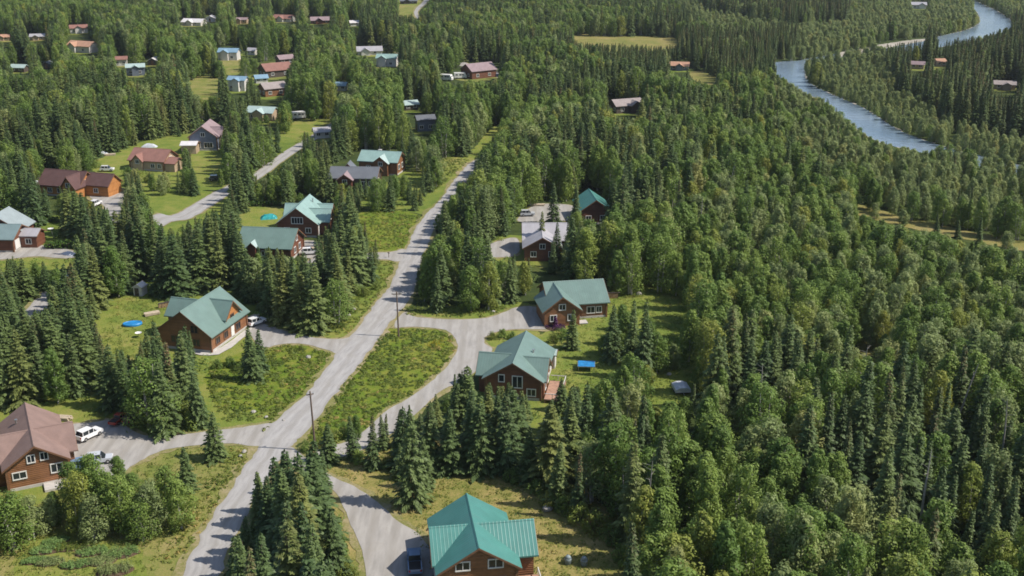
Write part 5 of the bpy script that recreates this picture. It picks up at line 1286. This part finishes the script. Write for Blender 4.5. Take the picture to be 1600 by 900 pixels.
rng = np.random.default_rng(77)
for kind, nm, meshes, base in ((True, 'spruce_tree', SPR_M, SPR), (False, 'broadleaf_tree', BRO_M, BRO)):
    idx = np.where(indiv & (TS == kind))[0]; lab = describe(idx, 'spruce' if kind else 'leafy tree'); protos = {}
    for i in idx:
        v = TV[i]; bH, bR = base[v][0], base[v][1]
        lb, gp = lab[i]
        if v not in protos:
            root = empty(nm, (TX[i], TY[i], 0), 0, lb, 'tree', gp)
            cr = link('crown', meshes[v][0], root); tr = link('trunk', meshes[v][1], root); protos[v] = (root, cr, tr); TSRC[(kind, v)] = (cr, tr)
        else:
            p = protos[v]; root = p[0].copy(); COL.objects.link(root); root['label'] = lb; root['group'] = gp
            for ch in p[1:]:
                c = ch.copy(); COL.objects.link(c); c.parent = root
        root.location = (TX[i], TY[i], 0); root.rotation_euler = (rng.normal(0, .03), rng.normal(0, .03), rng.uniform(0, 6.28))
        s = TR[i] / bR; root.scale = (s, s, TH[i] / bH)
    for v in range(len(base)):          # a form none of the near trees has: keep one in the far forest's own source
        if (kind, v) not in TSRC and ((TS == kind) & (TV == v) & ~indiv).any():
            i = np.where((TS == kind) & (TV == v) & ~indiv)[0]; i = i[np.argmin(TY[i])]
            root = empty(nm, (TX[i], TY[i], 0), 0, ('slim ' if kind else 'pale ') + ('spruce' if kind else 'leafy tree') + ' at the near edge of the far forest', 'tree', 'far forest trees')
            TSRC[(kind, v)] = (link('crown', meshes[v][0], root), link('trunk', meshes[v][1], root)); indiv[i] = True
            s = TR[i] / base[v][1]; root.scale = (s, s, TH[i] / base[v][0])

def forest(name, label, kind, base):
    """all the other trees of one sort as one mass: points that carry copies of the modelled trees"""
    sel = np.where((TS == kind) & ~indiv)[0]; rng = np.random.default_rng(13)
    me = bpy.data.meshes.new(name); me.vertices.add(len(sel))
    me.vertices.foreach_set('co', np.stack([TX[sel], TY[sel], np.zeros(len(sel))], 1).astype(np.float32).ravel())
    bH = np.array([b[0] for b in base]); bR = np.array([b[1] for b in base]); v = TV[sel]
    s = TR[sel] / bR[v]; sc_ = np.stack([s, s, TH[sel] / bH[v]], 1)
    a = me.attributes.new('size', 'FLOAT_VECTOR', 'POINT'); a.data.foreach_set('vector', sc_.astype(np.float32).ravel())
    rot = np.stack([rng.normal(0, .035, len(sel)), rng.normal(0, .035, len(sel)), rng.uniform(0, 6.28, len(sel))], 1)
    a = me.attributes.new('turn', 'FLOAT_VECTOR', 'POINT'); a.data.foreach_set('vector', rot.astype(np.float32).ravel())
    a = me.attributes.new('form', 'INT', 'POINT'); a.data.foreach_set('value', v.astype(np.int32))
    me.update(); o = tag(link(name, me), label, None, None, 'stuff')
    ng = bpy.data.node_groups.new(name, 'GeometryNodeTree'); ng.is_modifier = True
    ng.interface.new_socket('Geometry', in_out='INPUT', socket_type='NodeSocketGeometry'); ng.interface.new_socket('Geometry', in_out='OUTPUT', socket_type='NodeSocketGeometry')
    N, Lk = ng.nodes, ng.links; gi, go = N.new('NodeGroupInput'), N.new('NodeGroupOutput'); out = N.new('GeometryNodeJoinGeometry')
    def attr(nm, tp):
        q = N.new('GeometryNodeInputNamedAttribute'); q.data_type = tp; q.inputs['Name'].default_value = nm; return [s for s in q.outputs if s.enabled][0]
    asz, atn, afm = attr('size', 'FLOAT_VECTOR'), attr('turn', 'FLOAT_VECTOR'), attr('form', 'INT')
    for k in range(len(base)):
        if (kind, k) not in TSRC: continue
        jn = N.new('GeometryNodeJoinGeometry')
        for ob in TSRC[(kind, k)]:
            oi = N.new('GeometryNodeObjectInfo'); oi.transform_space = 'ORIGINAL'; oi.inputs['Object'].default_value = ob; Lk.new(oi.outputs['Geometry'], jn.inputs[0])
        cmp_ = N.new('FunctionNodeCompare'); cmp_.data_type = 'INT'; cmp_.operation = 'EQUAL'
        Lk.new(afm, [s for s in cmp_.inputs if s.enabled][0]); [s for s in cmp_.inputs if s.enabled][1].default_value = k
        ip = N.new('GeometryNodeInstanceOnPoints'); Lk.new(gi.outputs[0], ip.inputs['Points']); Lk.new(cmp_.outputs[0], ip.inputs['Selection']); Lk.new(jn.outputs[0], ip.inputs['Instance'])
        e2r = N.new('FunctionNodeEulerToRotation'); Lk.new(atn, e2r.inputs[0]); Lk.new(e2r.outputs[0], ip.inputs['Rotation']); Lk.new(asz, ip.inputs['Scale'])
        Lk.new(ip.outputs[0], out.inputs[0])
    Lk.new(out.outputs[0], go.inputs[0])
    o.modifiers.new('trees', 'NODES').node_group = ng
    return o
forest('spruce_forest', 'mass of dark spruces filling the middle and far forest', True, SPR)
forest('broadleaf_forest', 'mass of lighter leafy trees and riverside willows beyond the houses', False, BRO)
print('TREES', NT, 'spruce', int(TS.sum()), 'individual', int(indiv.sum()))

# bare dead trunks in the right-hand forest
def snag(label, px, py, pts, r):
    t = empty('dead_tree', at(px, py), 0, label, 'dead tree')
    MB().tube(pts, [r, r * .8, r * .55, r * .2][:len(pts)], 6).build('trunk', M['bark_dead'], t)
    rr = random.Random(px); b = pts[-2]
    for k in range(7):
        q = Vector(pts[-2]).lerp(Vector(pts[-1]), k / 7); a = rr.uniform(0, 6.28); l = rr.uniform(.5, 1.3)
        MB().tube([tuple(q), (q.x + l * math.cos(a), q.y + l * math.sin(a), q.z + .3)], [.04, .015], 4).build('branch', M['bark_dead'], t)
snag('pale leaning birch trunk between dark trees in the right-hand forest', 1484, 700, [(0, 0, 0), (.6, 0, 5), (1.4, 0, 9), (2.4, 0, 13.5)], .2)
snag('grey dead spruce stem standing among leafy trees in the lower right', 1428, 880, [(0, 0, 0), (.1, 0, 5), (.1, 0, 10), (.25, 0, 15.5)], .22)
snag('thin brown dead stem right of the small lone green roof', 972, 352, [(0, 0, 0), (.1, 0, 5), (.0, 0, 10), (.1, 0, 15)], .18)

snag('grey broken snag among leafy trees right of the silver tarped trailer', 1180, 690, [(0, 0, 0), (.2, 0, 5), (.3, .1, 9), (.2, .1, 12.5)], .2)
snag('thin grey snag near the right edge beside slim spruces', 1560, 770, [(0, 0, 0), (-.3, 0, 5), (-.5, 0, 10), (-.8, 0, 14)], .17)
snag('short bare snag in the leafy forest below the little clearing', 1335, 650, [(0, 0, 0), (.2, 0, 4), (.6, 0, 8), (.9, 0, 12)], .17)
snag('bare grey snag at the forest edge right of the lawn planters', 1012, 860, [(0, 0, 0), (.1, 0, 4), (-.1, 0, 8), (.1, 0, 12.5)], .16)
snag('bleached dead stem in the forest right of the small lone green roof', 1090, 400, [(0, 0, 0), (.1, 0, 5), (.3, 0, 10), (.4, 0, 14)], .19)

# shrubs: single bushes on lawns, at the houses and along the forest edge
SH = [(240, 668, 2.6), (228, 664, 2.0), (262, 668, 3.4), (285, 660, 3.6), (300, 668, 3.0), (315, 655, 2.6), (520, 880, 3.0), (540, 900, 2.6), (500, 900, 2.8), (530, 860, 2.2), (478, 705, 1.8), (770, 530, 1.6), (785, 527, 1.9), (800, 530, 1.6), (556, 458, 2.0), (570, 462, 2.2),
      (540, 470, 2.2), (588, 452, 1.8), (880, 530, 2.4), (865, 535, 2.0), (700, 640, 2.0), (520, 690, 2.2), (540, 680, 2.4), (505, 700, 2.0), (560, 300, 3), (580, 306, 3), (600, 308, 3.4), (620, 306, 3.4), (640, 312, 3.2), (655, 314, 2.6), (540, 298, 2.6), (525, 300, 2.4),
      (340, 575, 1.8), (360, 572, 1.9), (375, 580, 1.7), (470, 548, 1.2), (860, 790, 2.6), (880, 800, 3.0), (905, 815, 3.0), (930, 830, 3.2), (840, 770, 2.4), (960, 850, 3.0), (975, 880, 2.6), (990, 905, 2.6), (700, 730, 2.0), (750, 742, 2.2), (800, 752, 2.2), (610, 728, 2.0), (560, 722, 2.2),
      (200, 275, 3), (215, 282, 3.4), (235, 285, 3.2), (150, 262, 2.6), (130, 258, 3), (280, 262, 3.2), (270, 255, 3.4), (420, 210, 3), (440, 205, 3), (470, 315, 2.4), (500, 312, 2.2), (400, 195, 3), (415, 192, 3), (450, 190, 2.6)]
SHM = []
for k in range(4):
    Q, Tn, B, C, S = broad_crown(300 + k, 2.6, 1.5, 'round', nl=16, per=120, leaf=.095, low=.05)
    st = MB(); rr = random.Random(k)
    for j in range(5):
        a = j * 1.26; st.tube([(.08 * math.cos(a), .08 * math.sin(a), -.1), (.5 * math.cos(a), .5 * math.sin(a), 1.1), (.8 * math.cos(a), .8 * math.sin(a), 1.9)], [.05, .035, .012], 5)
    SHM.append((quads_mesh('shrub_crown', Q, M['weeds'] if k == 3 else M['leaves'], Tn, B), st.mesh('stems', M['bark'])))
sh_by = {}
for i, (px, py, h) in enumerate(SH):
    d = np.hypot(LP[:, 0] - px, LP[:, 1] - py); k = int(d.argmin()); sh_by.setdefault(k, []).append((d[k], i))
protos = {}
for k, v in sh_by.items():
    for n, (_, i) in enumerate(sorted(v)):
        px, py, h = SH[i]; q = i % 4; lb = f"{'tall' if h > 2.8 else 'low' if h < 2 else 'rounded'} green shrub, {'nearest' if n == 0 else ordinal(n + 1) + ' nearest'} to {LAND[k][0]}"
        if q not in protos:
            root = empty('shrub', (0, 0, 0), 0, lb, 'shrub', 'shrubs on lawns and forest edges'); protos[q] = (root, link('crown', SHM[q][0], root), link('stems', SHM[q][1], root))
        else:
            root = protos[q][0].copy(); COL.objects.link(root); root['label'] = lb
            for ch in protos[q][1:]:
                c = ch.copy(); COL.objects.link(c); c.parent = root
        root.location = at(px, py); root.rotation_euler = (0, 0, i * 1.7); root.scale = (h / 2.4, h / 2.4, h / 2.6)

# undergrowth in the gaps of the near forest
rng = np.random.default_rng(91)
ux, uy = candidates(5.0, 100, 420, 33); upx, upy = PRJ(ux, uy, 0.0); uh = rng.uniform(.6, 1.9, len(ux))
cov = look(GRG, upx, upy)
for sg in (-1, 0, 1):
    for t in (0, .5, 1):
        a, b = PRJ(ux + sg * 1.0, uy, uh * t); cov |= look(VISG, a, b)
for fx, fy, fr in FOOT: cov |= (ux - fx) ** 2 + (uy - fy) ** 2 < (fr * .9) ** 2
k = ~cov; C = np.stack([ux[k], uy[k], np.full(k.sum(), .2)], 1)
V, tn = tuft_mesh_points(C, uh[k], rng.uniform(.7, 1.6, k.sum()), 34, rng, .2)
tag(link('undergrowth', quads_mesh('undergrowth', V, M['leaves'], tn, np.zeros(len(V)))), 'low leafy undergrowth between the forest trunks', None, None, 'stuff')

# ------------------------------------------------------------------ air
def haze_box():
    m = bpy.data.materials.new('haze_air'); m.use_nodes = True; nt = m.node_tree; nt.nodes.clear()
    o = nt.nodes.new('ShaderNodeOutputMaterial'); v = nt.nodes.new('ShaderNodeVolumePrincipled')
    v.inputs['Color'].default_value = (.86, .91, 1.0, 1); v.inputs['Density'].default_value = .00006; v.inputs['Anisotropy'].default_value = .25
    nt.links.new(v.outputs[0], o.inputs['Volume'])
    b = MB().box(0, 400, 44, 20000, 20000, 90)
    ob = b.build('haze', m); tag(ob, 'thin summer haze over the valley', None, None, 'stuff')
haze_box()

# ------------------------------------------------------------------ light and camera
EL, AZ = 49.0, 98.0           # sun height; compass bearing clockwise from +y
sd = Vector((math.sin(R(AZ)) * math.cos(R(EL)), math.cos(R(AZ)) * math.cos(R(EL)), math.sin(R(EL))))
sun = bpy.data.lights.new('sun', 'SUN'); sun.energy = 4.2; sun.angle = R(.5); sun.color = (1.0, .93, .83)
so = bpy.data.objects.new('sun', sun); COL.objects.link(so); so.rotation_euler = sd.to_track_quat('Z', 'Y').to_euler(); so.location = sd * 400
w = bpy.data.worlds.new('World'); scene.world = w; w.use_nodes = True
nt = w.node_tree; nt.nodes.clear()
sk = nt.nodes.new('ShaderNodeTexSky'); sk.sky_type = 'NISHITA'; sk.sun_disc = False; sk.sun_elevation = R(EL); sk.sun_rotation = R(AZ)
bg = nt.nodes.new('ShaderNodeBackground'); bg.inputs[1].default_value = .105
ow = nt.nodes.new('ShaderNodeOutputWorld'); nt.links.new(sk.outputs[0], bg.inputs[0]); nt.links.new(bg.outputs[0], ow.inputs[0])
cam = bpy.data.cameras.new('camera'); co = bpy.data.objects.new('camera', cam); COL.objects.link(co)
cam.sensor_width = 36; cam.lens = 36 * F / 1600; cam.clip_start = 1; cam.clip_end = 20000
co.location = (0, 0, HC); co.rotation_euler = (math.pi / 2 - PITCH, 0, 0); scene.camera = co
vs = scene.view_settings; vs.view_transform = 'Standard'; vs.look = 'None'; vs.exposure = .46; vs.gamma = 1; vs.use_curve_mapping = False
scene.render.engine = 'CYCLES'
cy = scene.cycles; cy.max_bounces = 6; cy.diffuse_bounces = 3; cy.glossy_bounces = 2; cy.transmission_bounces = 3; cy.transparent_max_bounces = 4
cy.use_adaptive_sampling = True; cy.adaptive_threshold = .01; cy.use_denoising = True; cy.sample_clamp_indirect = 6; cy.volume_bounces = 0; cy.pixel_filter_type = 'BLACKMAN_HARRIS'; cy.filter_width = 1.7
